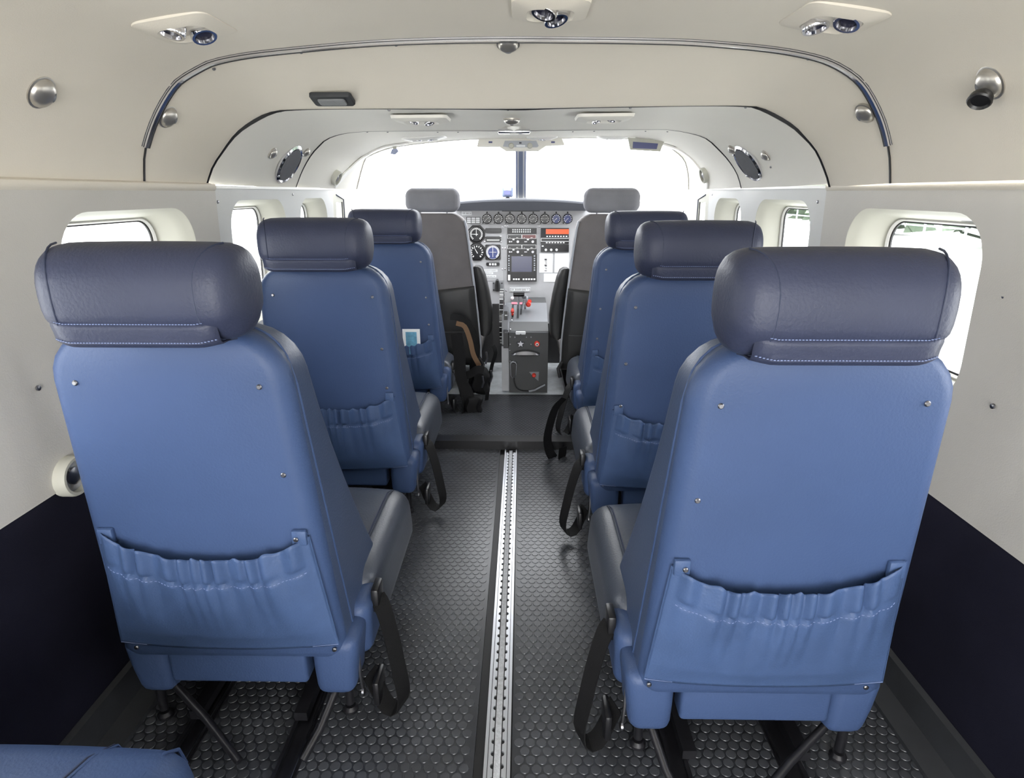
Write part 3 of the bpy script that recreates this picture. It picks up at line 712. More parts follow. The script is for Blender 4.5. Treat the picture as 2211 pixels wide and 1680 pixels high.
# annunciators, placards and small displays
an = rect(z1, 325, 612, 532, 708, .004, 'annunciator_block', 'blackp', ip)
for i in range(3):
    for j in range(3): rect(z1, 335+66*i, 620+29*j, 393+66*i, 643+29*j, .002, 'legend_light', 'paper', an, base=.004)
def lettering(zf, x0, x1, y, h, par, Y=None, m='blackp', base=.003, n=6, gap=.35):
    Y = Y or PY; mb = MB(); L = x1-x0; x = x0; random.seed(int(x0*3+y))
    while x < x1-2:
        w = min(random.choice((h*.5, h*.6, h*.75)), x1-x)
        p = atY(*zf(x, y), Y); q = atY(*zf(x+w, y+h), Y)
        t = (q.x-p.x)*.28
        k = random.randint(0, 3)
        mb.box((p.x, Y-base-.0004, q.z), (p.x+t, Y-base, p.z))
        if k != 1: mb.box((p.x, Y-base-.0004, p.z-t), (q.x, Y-base, p.z))
        if k != 2: mb.box((q.x-t, Y-base-.0004, q.z), (q.x, Y-base, p.z))
        if k == 3: mb.box((p.x, Y-base-.0004, q.z), (q.x, Y-base, q.z+t))
        x += w+h*gap*(1 if random.random() < .8 else 3)
    return mb.build('lettering', m, par, smooth=False)
pl = rect(z1, 255, 530, 405, 585, .003, 'placard', 'paper', ip); lettering(z1, 270, 390, 548, 20, pl)
rect(z1, 855, 505, 1420, 530, .004, 'label_strip', 'pedestal', ip)
for (a, b, c_, d) in ((605, 778, 850, 850), (610, 902, 840, 978)):
    x = rect(z1, a, b, c_, d, .006, 'display_unit', 'blackp', ip, r=.006)
    rect(z1, a+15, b+12, c_-15, d-18, .001, 'display_glass', 'dial', x, base=.006)
x = rect(z1, 630, 948, 820, 962, .001, 'scale_markings', 'mark', ip, base=.0072)
x = rect(z1, 620, 1288, 820, 1340, .006, 'switch_unit', 'blackp', ip, r=.006)
for a in (665, 707, 745): rect(z1, a, 1300, a+28, 1330, .003, 'button', 'paper', x, base=.006)
for (a, b, c_, d) in ((575, 1395, 790, 1430), (575, 1436, 725, 1466), (580, 1480, 770, 1515)):
    x = rect(z1, a, b, c_, d, .001, 'placard', 'paper', ip); lettering(z1, a+12, c_-12, b+11, 12, x, m='pedestal', base=.001)
rect(z1, 877, 760, 881, 1650, .0012, 'panel_joint', 'pedestal', ip)
rect(z1, 385, 722, 1830, 726, .0008, 'panel_joint', 'pedestal', ip)
for a, b in ((866, 765), (905, 748), (940, 748), (1395, 748), (1420, 750), (865, 1080), (905, 1080), (862, 1392), (902, 1388), (600, 905), (838, 905), (600, 985), (838, 985)):
    screw(ip, atY(*z1(a, b), PY), (0,-1,0), .0045, 'chrome')
# radio stack
au = rect(z1, 935, 775, 1372, 862, .008, 'audio_panel', 'blackp', ip)
for i in range(9):
    for j in range(2): rect(z1, 1012+32*i, 790+32*j, 1028+32*i, 810+32*j, .003, 'button', 'paper', au, base=.008)
for a in (968, 1330): MB().lathe([(.007, 0), (.006, .018)], atY(*z1(a, 820), PY), (0,-1,0), 14).build('knob', 'pedestal', au)
for y0, scr in ((868, 'dred'), (1020, 'dial')):
    ra = rect(z1, 932, y0, 1372, y0+148, .008, 'radio', 'blackp', ip)
    for k, a in enumerate((938, 1152)):
        rect(z1, a, y0+4, a+215, y0+66, .001, 'display_rim', 'mark', ra, base=.008)
        rect(z1, a+7, y0+9, a+208, y0+60, .001, 'display', scr if k else 'dial', ra, base=.009)
        rect(z1, a+75, y0+70, a+105, y0+88, .002, 'button', 'paper', ra, base=.008)
        rect(z1, a+30, y0+45, a+42, y0+51, .0005, 'digits', 'mark', ra, base=.0101); rect(z1, a+130, y0+45, a+160, y0+51, .0005, 'digits', 'mark', ra, base=.0101)
    for a, r_ in ((972, .005), (1000, .004), (1092, .008), (1200, .004), (1222, .0035), (1314, .008)):
        MB().lathe([(r_, 0), (r_*.85, .02)], atY(*z1(a, y0+108), PY), (0,-1,0), 14).build('knob', 'dchrome', ra)
gp = rect(z1, 932, 1165, 1372, 1572, .010, 'navigation_display', 'blackp', ip)
rect(z1, 985, 1185, 1305, 1440, .001, 'screen_rim', 'dial', gp, base=.010); rect(z1, 1000, 1195, 1300, 1425, .001, 'screen', 'screen', gp, base=.0111)
for i in range(7):
    for a in (950, 1330): rect(z1, a, 1180+35*i+(6 if i % 2 else 0), a+20, 1200+35*i, .002, 'button', 'pedge', gp, base=.010)
for i in range(3): rect(z1, 1020+37*i, 1525, 1047+37*i, 1548, .002, 'button', 'paper', gp, base=.010)
for i in range(5): rect(z1, 1165+40*i, 1525, 1192+40*i, 1548, .002, 'button', 'paper', gp, base=.010)
rect(z1, 945, 1470, 980, 1555, .002, 'data_card', 'paper', gp, base=.010); rect(z1, 1140, 1176, 1168, 1186, .0006, 'lettering', 'mark', gp, base=.010)
# right-hand units
wr = rect(z1, 1435, 775, 1850, 915, .008, 'radar_display', 'kick', ip); rect(z1, 1510, 790, 1850, 866, .001, 'orange_screen', 'orange', wr, base=.008)
for i in range(8): rect(z1, 1518+41*i, 890, 1540+41*i, 908, .003, 'button', 'paper', wr, base=.008)
tp = rect(z1, 1432, 922, 1850, 1012, .008, 'transponder', 'blackp', ip); rect(z1, 1436, 926, 1850, 978, .001, 'display_rim', 'mark', tp, base=.008); rect(z1, 1444, 932, 1850, 970, .001, 'display', 'dial', tp, base=.009)
for i in range(7): rect(z1, 1510+42*i, 985, 1535+42*i, 1001, .002, 'button', 'paper', tp, base=.008)
ap = rect(z1, 1435, 1020, 1850, 1132, .008, 'autopilot_panel', 'blackp', ip)
for a in (1510, 1590, 1670): MB().lathe([(.0065, 0), (.0065, .006), (.004, .007), (.004, .003)], atY(*z1(a, 1102), PY-.008), (0,-1,0), 14).build('knob', 'paper', ap)
rect(z1, 1448, 1035, 1476, 1052, .002, 'button', 'paper', ap, base=.008)
x = rect(z1, 1415, 1155, 1610, 1442, .002, 'placard', 'paper', ip)
for j in range(7): rect(z1, 1490+(j % 3)*6, 1235+j*29, 1525, 1235+j*29+(20 if j in (0, 3) else 9), .0006, 'lettering', 'blackp', x, base=.002)
x = rect(z1, 1643, 1150, 1850, 1440, .002, 'placard', 'paper', ip); x = rect(z1, 1480, 1455, 1850, 1580, .002, 'placard', 'paper', ip)
# lower panel: flap lever, label
rect(z2, 555, 40, 765, 44, .001, 'panel_joint', 'pedestal', ip)
x = rect(z2, 622, 52, 762, 172, .003, 'lever_plate', 'silver', ip)
p = atY(*z2(682, 150), PY); q = atY(*z2(682, 25), PY-.05)
MB().tube([p, p.lerp(q, .5), q], [.016, .015, .007], 10).build('flap_lever', 'pedestal', x)
for a, b in ((635, 70), (742, 70), (635, 155), (742, 155)): screw(x, atY(*z2(a, b), PY-.003), (0,-1,0), .004, 'blackp')
x = rect(z2, 845, 125, 1110, 180, .003, 'placard', 'paper', ip); rect(z2, 850, 130, 1105, 175, .0005, 'placard_border', 'pedestal', x, base=.003); rect(z2, 855, 134, 1100, 171, .0005, 'placard_face', 'paper', x, base=.0035)
lettering(z2, 868, 1090, 143, 18, x, base=.004)
screw(ip, atY(*z2(797, 165), PY), (0,-1,0), .005, 'chrome')
# black kick space below the panel
MB().box((-.66, PY+.02, .03), (.66, PY+.06, pb.z+.0)).build('lower_bulkhead', 'blackp', ip, smooth=False)

# centre pedestal
QY = 2.82
pe = thing('control_pedestal', 'dark grey centre pedestal with levers and trim wheel between the pilot seats', 'pedestal', (.03, QY, .03))
a = atY(*z2(835, 1510), QY); b = atY(*z2(1250, 690), QY); xl, xr = a.x, b.x+.035; zt = b.z
TY, TZ = 3.10, atY(*z2(1000, 335), 3.10).z
side = [(QY, .03), (3.3, .03), (3.3, TZ), (TY, TZ), (QY, zt)]
MB().loft([[Vector((xl, y, z)) for y, z in side], [Vector((xr, y, z)) for y, z in side]], True, True, True).build('body', 'pedestal', pe, smooth=False)
PN = Vector((0, -(TZ-zt), TY-QY)).normalized(); PO = Vector((0, QY, zt))
def onq(a, b, lift=0): return hit(*z2(a, b), PO+PN*lift, PN)
XL = onq(775, 690).x
qp = MB(); c4 = [Vector((XL, QY-.002, zt-.01)), Vector((xr, QY-.002, zt-.01)), Vector((xr, TY, TZ)), Vector((XL, TY, TZ))]
qp.loft([c4, [p+PN*.006 for p in c4]], True, True, True); qd = qp.build('quadrant_plate', 'silver', pe, smooth=False)
for (x0, y0, x1, y1, w) in ((885, 350, 880, 510, .006), (950, 345, 948, 515, .0065), (993, 350, 988, 470, .005), (1040, 345, 1042, 395, .006)):
    MB().ribbon([onq(x0, y0, .0075), onq(x1, y1, .0075)], (1, 0, 0), w*1.4, .001).build('slot', 'blackr', qd, smooth=False)
def lever(a, b, h, nm, m, hm, hr, hl, lean=0):
    p = onq(a, b, .007); q = p+PN*h+Vector((lean, -.02, 0)); L = MB().ribbon([p, q], (1, 0, 0), .007, .003).build(nm, m, pe)
    MB().lathe([(hr*.7, -hl/2), (hr, -hl/2+.003), (hr, hl/2-.003), (hr*.7, hl/2)], q, (1, 0, 0), 14).build('lever_knob', hm, L); return L
lever(962, 400, .085, 'power_lever', 'pedge', 'blackp', .014, .055)
lever(1000, 400, .07, 'propeller_lever', 'pedge', 'silver', .009, .022, .012)
lever(1045, 390, .055, 'fuel_lever', 'pedge', 'pedge', .012, .026, .0)
p = onq(1085, 350, .03); MB().lathe([(.008, 0), (.013, .006), (.013, .016), (.008, .022)], p, (0,-1,.4), 14).build('orange_knob', 'red', pe)
p = onq(1100, 310, .04); MB().lathe([(.008, 0), (.010, .004), (.010, .012)], p, (0,-1,.4), 14).build('orange_knob', 'red', pe)
el = lever(880, 470, .02, 'emergency_lever', 'red', 'red', .009, .016)
MB().tube([onq(880, 400, .02), onq(880, 480, .012)], .0055, 8).build('lever_stem', 'red', el)
p = onq(878, 265, .02); MB().lathe([(.008, 0), (.008, .01), (.004, .012)], p, (0,-1,.3), 12).build('button', 'paper', pe)
for (x0, y0, x1, y1) in ((868, 328, 938, 328), (970, 330, 1015, 330)):
    MB().ribbon([onq(x0, y0, .008), onq(x1, y1, .008)], PN.cross(Vector((1,0,0))), .020, .0008).build('warning_label', 'pink', qd, smooth=False)
for a_, b_ in ((815, 400), (870, 545), (850, 665), (797, 485)): screw(qd, onq(a_, b_, .007), PN, .0045, 'chrome')
# trim wheel
tw0 = atY(*z2(735, 560), 2.86); R = .135
wc = Vector((tw0.x, 2.98, tw0.z)); tw = MB().lathe([(R-.012, -.0085), (R, -.0085), (R, .0085), (R-.012, .0085)], wc, (1,0,0), 48, False, False)
tw = tw.lathe([(R-.012, -.007), (R-.012, .007)], wc, (1,0,0), 48).build('trim_wheel', 'blackp', pe)
for k in range(30):
    a = 2*pi*k/30; d = Vector((0, cos(a), sin(a))); t_ = Vector((0, -sin(a), cos(a)))
    q = wc+d*R; MB().ribbon([q+t_*.0012, q-t_*.0012], (1,0,0), .0178, .003).build('grip_rib', 'mark', tw, smooth=False)
rect(z2, 765, 335, 835, 690, .30, 'pedestal_side_box', 'silver', pe, Y=3.14)
rect(z2, 768, 430, 815, 545, .004, 'index_window', 'blackp', pe, Y=2.835); rect(z2, 780, 478, 812, 492, .002, 'index_mark', 'mark', pe, Y=2.831)
rect(z2, 765, 655, 828, 880, .05, 'lower_box', 'blackp', pe, Y=2.87)
rect(z2, 740, 880, 832, 1445, .02, 'grey_post', 'gpanel', pe, Y=2.85)
rect(z2, 620, 335, 712, 870, .02, 'dark_recess_panel', 'blackp', pe, Y=3.2)
# details on the aft face
rect(z2, 920, 692, 1050, 728, .012, 'latch', 'paper', pe, Y=QY, r=.004)
MB().tube([atY(*z2(985, 725), QY-.014), atY(*z2(985, 742), QY-.014)], .003, 8).build('latch_pin', 'dchrome', pe)
c = atY(*z2(985, 848), QY); pts = []
for k in range(10):
    a = pi/2+pi*k/5; r_ = .020 if k % 2 == 0 else .0105; pts.append((r_*cos(a), r_*sin(a)))
MB().prism(pts, (c.x, QY, c.z), (1,0,0), (0,0,1), (0,-.016,0), .003).build('star_knob', 'dchrome', pe)
c = atY(*z2(1197, 852), QY); k_ = MB().lathe([(.014, 0), (.014, .012), (.011, .018)], c, (0,-1,0), 18).build('red_knob', 'red', pe)
MB().lathe([(.0075, .018), (.0075, .0195)], c, (0,-1,0), 14).build('knob_cap', 'paper', k_); MB().lathe([(.004, .0195), (.004, .021)], c, (0,-1,0), 12).build('knob_centre', 'blackp', k_)
for a_, b_ in ((850, 765), (910, 770), (1060, 768), (1120, 768), (850, 860), (1120, 860), (845, 940), (850, 1080), (1215, 1000)): screw(pe, atY(*z2(a_, b_), QY), (0,-1,0), .0032)
hdl = []
for k in range(17):
    u = -1+2*k/16; p = atY(*z2(1048+185*u, 975-45*(1-abs(u)**2.2)), QY); q = atY(*z2(1048+175*u, 975), QY)
    hdl.append([p+Vector((0, -.003, 0)), p+Vector((0, -.03, -.002)), q+Vector((0, -.036, 0)), q+Vector((0, -.03, -.003)), q+Vector((0, -.002, -.002))])
MB().grid(hdl).build('scoop_handle', 'dchrome', pe, thick=.002)
rect(z2, 862, 970, 1232, 1005, .004, 'scoop_opening', 'blackr', pe, Y=QY)
ch_ = resample([atY(*z2(a_, b_), QY-.012) for a_, b_ in ((870, 975), (960, 1005), (1048, 1012), (1140, 1005), (1222, 980))], 30)
MB().tube([p+Vector((0, 0, .0012*(k % 2))) for k, p in enumerate(ch_)], .0022, 6).build('bead_chain', 'dchrome', pe)
# hand microphone and coiled cord
mcx = atY(*z2(890, 1150), QY-.02)
mic = thing('hand_microphone', 'black hand microphone with pale rim clipped low on the centre pedestal', 'microphone', (mcx.x, QY-.02, mcx.z-.08))
pp, qq = atY(*z2(848, 1085), QY-.02), atY(*z2(934, 1300), QY-.02); w, h = qq.x-pp.x, pp.z-qq.z
MB().prism([(a*(1 if b > -h*.1 else 1+.8*(b+h*.1)/h), b) for a, b in rr(w, h, w*.48, 6)], ((pp.x+qq.x)/2, QY-.006, (pp.z+qq.z)/2), (1,0,0), (0,0,1), (0,-.018,0), .003).build('rim', 'pedge', mic)
MB().prism([(a*.82*(1 if b > -h*.1 else 1+.8*(b+h*.1)/h), b*.94) for a, b in rr(w, h, w*.48, 6)], ((pp.x+qq.x)/2, QY-.02, (pp.z+qq.z)/2), (1,0,0), (0,0,1), (0,-.010,0), .003).build('body', 'blackp', mic)
cd = thing('coiled_cord', 'thin black coiled cord drooping from the hand microphone across the pedestal', 'cord', tuple(atY(*z2(1090, 1475), QY-.03)))
cp_ = resample([atY(*z2(a_, b_), QY-.02) for a_, b_ in ((895, 1290), (900, 1350), (920, 1410), (960, 1450), (1020, 1468), (1090, 1470))], 24)
MB().tube(cp_, .003, 6).build('plain_lead', 'blackp', cd)
cp_ = resample([atY(*z2(a_, b_), QY-.02) for a_, b_ in ((1090, 1470), (1160, 1455), (1230, 1420), (1300, 1385))], 120)
MB().tube([p+Vector((0, .004*cos(k*1.3), .004*sin(k*1.3))) for k, p in enumerate(cp_)], .0014, 5).build('coil', 'pedge', cd)
tri = [atY(*z2(a_, b_), QY-.001) for a_, b_ in ((1092, 1216), (1222, 1216), (1215, 1335), (1150, 1280))]
x = MB().loft([tri, [p+Vector((0,-.003,0)) for p in tri]], True, True, True).build('valve_plate', 'silver', pe, smooth=False)
MB().lathe([(.010, 0), (.010, .012), (.007, .016)], atY(*z2(1157, 1258), QY-.004), (0,-1,0), 16).build('red_button', 'red', x)

# windscreen: panes, centre post
T0 = [p for p in P4]
wsn = thing('window_13', None, None); tag(wsn, kind='structure')
for nm, sel in (('left', [p for p in T0 if p.x <= .012]), ('right', [p for p in T0 if p.x >= -.012])):
    MB().loft([[p+Vector((0, .002, 0)) for p in sel], [Vector((p.x*.75, 3.5, .93+(p.z-.93)*.55)) for p in sel], [Vector((p.x*.55, 4.0, .90)) for p in sel]], False).build('pane', 'glass', wsn)
MB().loft([[p+Vector((0, .0, 0)) for p in P4], [p*.994+Vector((0, .0125, .004)) for p in P4], [p+Vector((0,.03,.012)) for p in P4]], False).build('rim', 'white', wsn)
for cc in ([(722,400),(735,385),(752,368),(790,335),(830,316),(880,308)], [(1530,402),(1515,372),(1490,340),(1465,322),(1430,310)]):
    pa = [ch(a, b) for a, b in cc]; pa = [h+n*.004 for h, n in pa if h is not None]
    if len(pa) > 2: MB().ribbon(resample(pa, 30), (0, 1, 0), .03, .006).build('frame_strip', 'white', wsn)
ptp, pbt = atY(1124.5, 318, 3.0), atY(1124.5, 432, 3.92)
for off, w, m, nm in ((-.019, .008, 'postb', 'post_edge'), (.021, .009, 'postb', 'post_edge'), (0, .020, 'postd', 'post_strip')):
    a, b = ptp+Vector((off, 0, 0)), pbt+Vector((off*1.25, 0, 0)); MB().ribbon([a, b], (1,0,0), [w, w*1.3], .008).build(nm, m, wsn, smooth=False)
MB().ribbon([ptp+Vector((0, .01, -.002)), pbt+Vector((0, .01, -.002))], (1,0,0), [.05, .065], .006).build('post_backing', 'white', wsn, smooth=False)
a = ptp.lerp(pbt, .38)+Vector((0,-.006,.003)); b = ptp.lerp(pbt, .52)+Vector((0,-.006,.003)); MB().ribbon([a, b], (1,0,0), .018, .001).build('post_placard', 'pedge', wsn, smooth=False)
# compass on the glareshield
c = atY(1096, 416, 3.55)
cm = thing('compass', 'small pale blue magnetic compass standing on the dark glareshield', 'compass', (c.x, 3.55, c.z-.035))
rbox((c.x-.031, 3.53, c.z-.024), (c.x+.031, 3.58, c.z+.030), .010, 3).build('case', 'postd', cm)
MB().box((c.x-.020, 3.526, c.z+.012), (c.x+.020, 3.531, c.z+.023)).build('top_label', 'paper', cm, smooth=False)
MB().box((c.x-.018, 3.526, c.z-.012), (c.x+.018, 3.531, c.z+.010)).build('lens', 'smoke', cm, smooth=False)
MB().tube([(c.x, 3.555, c.z-.04), (c.x, 3.555, c.z-.02)], .012, 10).build('foot', 'blackp', cm)

# ------------------------------------------------------------ CEILING FITTINGS
def frame_on(px, py):
    h, n = ch(px, py); x = Vector((0, 1, 0)).cross(n).normalized()
    if x.x < 0: x = -x
    y = n.cross(x); 
    if y.y < 0: y = -y
    return h, n, x, y
def eyeball(h, n, r, nm='air_outlet', parent=None, aim=(0,0,0), ring='chrome', hole='nozzle', lb=None, cat=None, grp=None):
    a = (n+Vector(aim)).normalized()
    o = MB().lathe([(r, -r*.3), (r, r*.25), (r*.92, r*.42), (r*.72, r*.42), (r*.66, r*.1)], h, a, 22).build(nm, ring, parent)
    MB().lathe([(r*.68, r*.12), (r*.68, r*.16)], h, a, 18).build('opening', hole, o); return o
def vent_unit(px, py, sx, syy, lb, skew=0, ball=.021, lift=.0, mat_='liner'):
    h, n, x, y = frame_on(px, py)
    t = thing('overhead_vent_panel', lb, 'vent panel', tuple(h), 'overhead air and reading light panels')
    o = h+n*.0; mb = MB()
    r0 = [o+x*a+y*b-n*.004 for a, b in rr(sx, syy, .018, 4)]; r1 = [o+x*a+y*b+n*(.0035) for a, b in rr(sx*.97, syy*.97, .018, 4)]; r2 = [o+x*a+y*b+n*(.010+lift) for a, b in rr(sx*.66, syy*.74, .02, 4)]
    r3 = [o+x*a+y*b+n*(.011+lift) for a, b in rr(sx*.60, syy*.58, .018, 4)]; r4 = [o+x*a+y*b+n*(.004) for a, b in rr(sx*.52, syy*.46, .012, 4)]
    mb.loft([r0, r1, r2, r3, r4], True, False, True).build('plate', mat_, t, ang=35)
    for s in (-1, 1):
        eyeball(o+x*s*sx*.12*(1 if px < 1000 else -1 if px > 1300 else .6)+y*s*syy*.16+n*.006, n, ball, 'air_outlet' if s > 0 else 'reading_light', t, aim=(s*.25, -.25, 0))
    return t
vent_unit(402, 58, .125, .13, 'square cream vent panel on the rear ceiling, upper left of the picture')
vent_unit(1188, 18, .125, .12, 'cream vent panel at the top edge of the picture, nearest the centre')
vent_unit(1798, 38, .13, .135, 'square cream vent panel on the rear ceiling, upper right of the picture')
vent_unit(910, 257, .155, .13, 'small cream vent panel on the forward ceiling, left of its centre', ball=.014, mat_='linerf')
vent_unit(1304, 254, .155, .13, 'small cream vent panel on the forward ceiling, right of its centre', ball=.012, mat_='linerf')
vent_unit(917, 297, .17, .11, 'small cream vent panel above the left half of the windscreen', ball=.012, mat_='white')
vent_unit(1322, 295, .13, .10, 'small cream vent panel above the right half of the windscreen', ball=.010, mat_='white')
vent_unit(1170, 296, .13, .11, 'small white vent panel just right of the windscreen centre top', ball=.011, mat_='white')
def dome(px, py, r, lb, open_=True, black=False, pos=None, side=0):
    if pos: h, n = pos
    else: h, n = ch(px, py)
    t = thing('eyeball_reading_light', lb, 'reading light', tuple(h), 'silver eyeball lights set in the liner')
    MB().lathe([(r*1.12, -.002), (r*1.12, .002), (r, .003)], h, n, 24).build('flange', 'satin', t)
    x, y, z = basis(n)
    MB().lathe([(r*cos(a), r*.55*sin(a)+.002) for a in [radians(k) for k in (0, 15, 30, 45, 60, 75, 88)]], h, n, 24).build('dome', 'satin', t)
    d = Vector((0, .9, 0))-n*Vector((0, .9, 0)).dot(n); d.normalize()
    q = h+n*r*.26+d*r*.50
    MB().lathe([(r*.36, 0), (r*.36, r*.22), (r*.26, r*.26)], q, (n*.55+d*.8).normalized(), 14).build('lamp_opening', 'grille', t)
    if black:
        a = (n*.7-Vector((0, .0, .6))-Vector((0, .5, 0))).normalized(); q = h+n*r*.45-Vector((0, 0, r*.5))
        b = MB().lathe([(r*.5, -r*.1), (r*.66, r*.15), (r*.72, r*.5), (r*.64, r*.6), (r*.5, r*.45)], q, a, 20).build('swivel_spout', 'blackp', t)
    return t
dome(88, 199, .023, 'round silver eyeball light high on the left side liner, leftmost of all')
dome(362, 252, .021, 'silver eyeball light on the left end of the rear arch band')
dome(2140, 178, .023, 'silver eyeball light with a black swivel spout on the right side liner', black=True)
dome(1870, 244, .021, 'silver eyeball light on the right end of the rear arch band')
dome(1097, 95, .020, 'silver eyeball light at the centre top just ahead of the chrome arch trim')
dome(588, 331, .016, 'small silver eyeball light just aft of the left oval speaker')
dome(660, 329, .016, 'small silver eyeball light just forward of the left oval speaker')
dome(1582, 323, .016, 'small silver eyeball light just forward of the right oval speaker')
dome(1654, 336, .016, 'small silver eyeball light just aft of the right oval speaker')
dome(1105, 258, .022, 'pale eyeball light at the centre of the forward ceiling')
# oval speakers
def speaker(px, py, lb):
    h, n = ch(px, py); t = thing('speaker', lb, 'speaker', tuple(h), 'oval loudspeakers in the side liner')
    fy = Vector((0, 1, 0))-n*n.y; fy.normalize(); up = n.cross(fy); 
    if up.z < 0: up = -up
    def el(a, b, l): return [h+fy*a*cos(2*pi*k/36)+up*b*sin(2*pi*k/36)+n*l for k in range(36)]
    A, B = .074, .067
    MB().loft([el(A, B, 0), el(A, B, .006), el(A*.93, B*.9, .010), el(A*.86, B*.82, .007)], True, True, False).build('rim', 'chrome', t)
    MB().loft([el(A*.87, B*.83, .004), el(A*.87, B*.83, .0065)], True, True, True).build('grille_backing', 'blackp', t)
    for k in range(-6, 7):
        x = k*A*.125; hb = B*.8*sqrt(max(0, 1-(x/(A*.86))**2))
        MB().tube([h+fy*x-up*hb+n*.008, h+fy*x+up*hb+n*.008], .0022, 6).build('grille_bar', 'grille', t)
    for a in (40, 140, 220, 320): screw(t, h+fy*A*.93*cos(radians(a))+up*B*.93*sin(radians(a))+n*.009, n, .004, 'chrome')
    return t
speaker(622, 354, 'dark oval speaker with chrome rim in the left liner'); speaker(1617, 352, 'dark oval speaker with chrome rim in the right liner')
# round air gaspers near the crew doors and on the left wall
def gasper(h, n, r, lb):
    t = thing('air_gasper', lb, 'air vent', tuple(h), None)
    MB().lathe([(r, -.004), (r, .014), (r*.93, .019), (r*.80, .019), (r*.76, .006)], h, n, 30).build('ring', 'bezelw', t)
    MB().lathe([(r*.77, .006), (r*.77, .008)], h, n, 24).build('back_plate', 'gpanel', t)
    MB().lathe([(r*.42, .007), (r*.42, .013), (r*.25, .016)], h, n, 18).build('nozzle', 'dchrome', t)
    x, y, z = basis(n)
    for k in range(3): a = 2*pi*k/3; MB().tube([h+n*.011+(x*cos(a)+y*sin(a))*r*.1, h+n*.011+(x*cos(a)+y*sin(a))*r*.74], .002, 6).build('spoke', 'satin', t)
    return t
h, n = ch(722, 382); gasper(h, n, .030, 'round cream air vent at the left end of the cockpit liner')
h, n = ch(1525, 377); gasper(h, n, .030, 'round cream air vent at the right end of the cockpit liner')
h = atX(147, 1027, -wx(.52)+.006); gasper(h, Vector((1, 0, 0)), .036, 'round cream air vent low on the left wall beside the nearest seat')
# rectangular smoked light on the arch band
h, n, x, y = frame_on(718, 212)
t = thing('ceiling_lamp', 'rectangular smoked dome lamp in a dark bezel on the arch band', 'lamp', tuple(h))
MB().prism(rr(.094, .05, .008, 4), h-n*.002, x, y, n*.010, .003).build('bezel', 'kick', t)
MB().prism(rr(.062, .028, .006, 4), h+n*.008, x, y, n*.003, .001).build('lens', 'amber', t)
# chrome bar light at the centre, overhead console, visor
h, n, x, y = frame_on(1110, 277)
t = thing('chrome_bar_light', 'flat chrome bar light on a round boss at the centre of the ceiling', 'lamp', tuple(h))
MB().lathe([(.022, -.004), (.020, .012), (.012, .02)], h, n, 20).build('boss', 'white', t)
rbox((h.x-.052, h.y-.02, h.z-.016), (h.x+.052, h.y+.02, h.z-.004), .004, 3).build('bar', 'chrome', t)
OY = 2.84
oc = thing('overhead_console', 'cream overhead switch console hanging at the top centre of the windscreen', 'console', tuple(atY(1125, 305, OY)))
def px2(pts, Y, dep, nm, m, par):
    P = [atY(a, b, Y) for a, b in pts]; return MB().loft([[p+Vector((0, dep, 0)) for p in P], P], True, True, True).build(nm, m, par, smooth=False)
px2([(1036,288),(1030,316),(1078,316),(1092,325),(1163,325),(1180,314),(1219,312),(1210,290)], OY, .06, 'body', 'linerf', oc)
px2([(1090,304),(1086,316),(1100,318),(1160,318),(1163,315),(1158,304)], OY-.003, .003, 'recess', 'pedge', oc)
px2([(1098,283),(1098,298),(1140,298),(1140,283)], OY-.02, .03, 'housing', 'liner', oc)
for a in (1104, 1144): MB().lathe([(.012, 0), (.012, .008), (.009, .012)], atY(a, 315, OY-.004), (0,-1,0), 16).build('knob', 'bezelw', oc)
px2([(1115,313),(1115,317),(1134,317),(1134,313)], OY-.006, .003, 'label', 'paper', oc)
px2([(1121,307),(1121,310),(1126,310),(1126,307)], OY-.006, .003, 'switch', 'nozzle', oc)
for a in (1055, 1190): px2([(a,305),(a,309),(a+8,309),(a+8,305)], OY-.002, .003, 'switch', 'smoke', oc)
vz = thing('sun_visor', 'cream framed smoked panel hanging at the upper right of the windscreen', 'visor', tuple(atY(1395, 300, 2.7)))
px2([(1356,297),(1361,323),(1426,327),(1435,303)], 2.70, .012, 'frame', 'bezelw', vz)
px2([(1367,306),(1366,320),(1418,322),(1421,310)], 2.698, .002, 'tinted_pane', 'smoke', vz)
px2([(1372,292),(1372,299),(1400,300),(1400,292)], 2.71, .01, 'hinge', 'white', vz)
hk = thing('clip', 'tiny blue grey clip hanging at the upper left of the windscreen', 'clip', tuple(atY(852, 322, 2.8)))
px2([(846,322),(843,332),(852,334),(860,327),(857,321)], 2.80, .01, 'jaw', 'postb', hk); px2([(848,315),(848,322),(856,322),(856,315)], 2.803, .006, 'mount', 'bezelw', hk)
wk = MB().tube([atY(a, b, 2.82) for a, b in ((946,310),(946,316),(942,320),(934,318))], .0012, 6).build('wire_hook', 'pedge'); tag(wk, 'thin bent wire hook above the left half of the windscreen', 'hook')

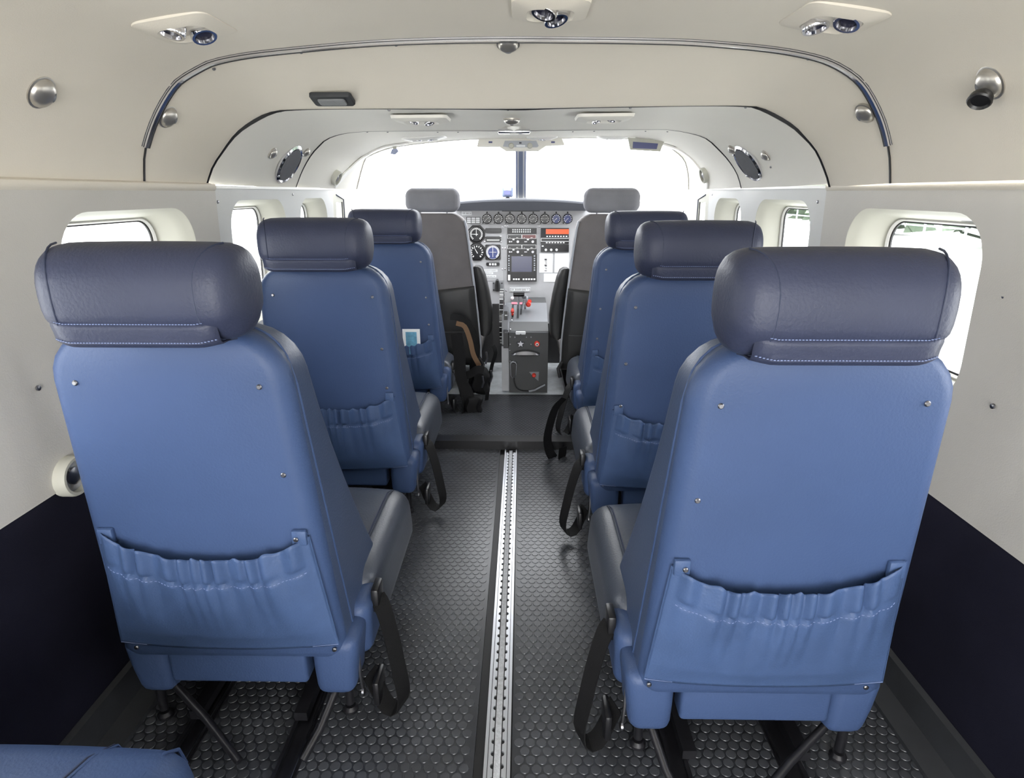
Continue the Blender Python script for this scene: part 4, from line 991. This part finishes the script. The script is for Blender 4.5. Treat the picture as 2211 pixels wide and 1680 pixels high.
# ------------------------------------------------------------ OUTSIDE
gd = MB().box((-80, -60, -1.25), (80, 120, -1.2)).build('floor_apron', 'ground', smooth=False); gd.name = 'ground'; tag(gd, kind='structure')
def tree(x, y, r, h, lb):
    t = thing('tree', lb, 'tree', (x, y, -1.2), 'pale trees beyond the fence')
    MB().tube([(x, y, -1.2), (x+.1, y, h*.5)], [.2, .12], 8).build('trunk', 'kick', t)
    mb = MB()
    for k in range(420):
        a = random.uniform(0, 2*pi); e = random.uniform(-1, 1); q = r*random.uniform(.6, 1.05); c = Vector((x+q*sqrt(1-e*e)*cos(a), y+q*sqrt(1-e*e)*sin(a), h*.45+q*e*.75))
        s = random.uniform(.45, .85); d = Vector((random.uniform(-1,1), random.uniform(-1,1), random.uniform(-1,1))).normalized(); X, Y_, Z_ = basis(d)
        mb.add([c-X*s-Y_*s*.5, c+X*s-Y_*s*.3, c+X*s*.6+Y_*s*.6, c-X*s*.7+Y_*s*.5], [(0,1,2,3)])
    f = mb.build('foliage', 'leaf', t, smooth=False); f['kind'] = 'stuff'
for i, (x, y, r, h) in enumerate(((19, 25, 3.0, 3.4), (20, 34, 3.2, 3.2), (18.5, 16.5, 2.8, 3.0), (21, 44, 3.5, 3.6))):
    tree(x, y, r, h, ['pale green tree seen through the rearmost right window, second nearest', 'pale green tree outside the right windows, third nearest', 'nearest pale green tree outside the rearmost right window', 'farthest pale green tree outside the right windows'][i])
fe = thing('fence', 'pale rail fence standing before the trees outside the right windows', 'fence', (15, 20, -1.2))
for k in range(14): MB().box((14.97, 8+k*2.2, -1.2), (15.03, 8.06+k*2.2, .2)).build('post', 'wall_ext', fe, smooth=False)
for z in (-.6, -.25, .1): MB().box((14.98, 8, z), (15.02, 36.7, z+.06)).build('rail', 'wall_ext', fe, smooth=False)
bl = thing('building', 'pale washed out building far outside the left windows', 'building', (-34, 30, -1.2))
MB().box((-38, 26, -1.2), (-32, 44, 2.6)).build('wall', 'wall_ext', bl, smooth=False); MB().box((-38.4, 25.6, 2.6), (-31.6, 44.4, 2.9)).build('roof', 'pedge', bl, smooth=False)
for k in range(5): MB().box((-32.0, 28+3.2*k, 0), (-31.95, 29.4+3.2*k, 1.2)).build('window', 'postb', bl, smooth=False)
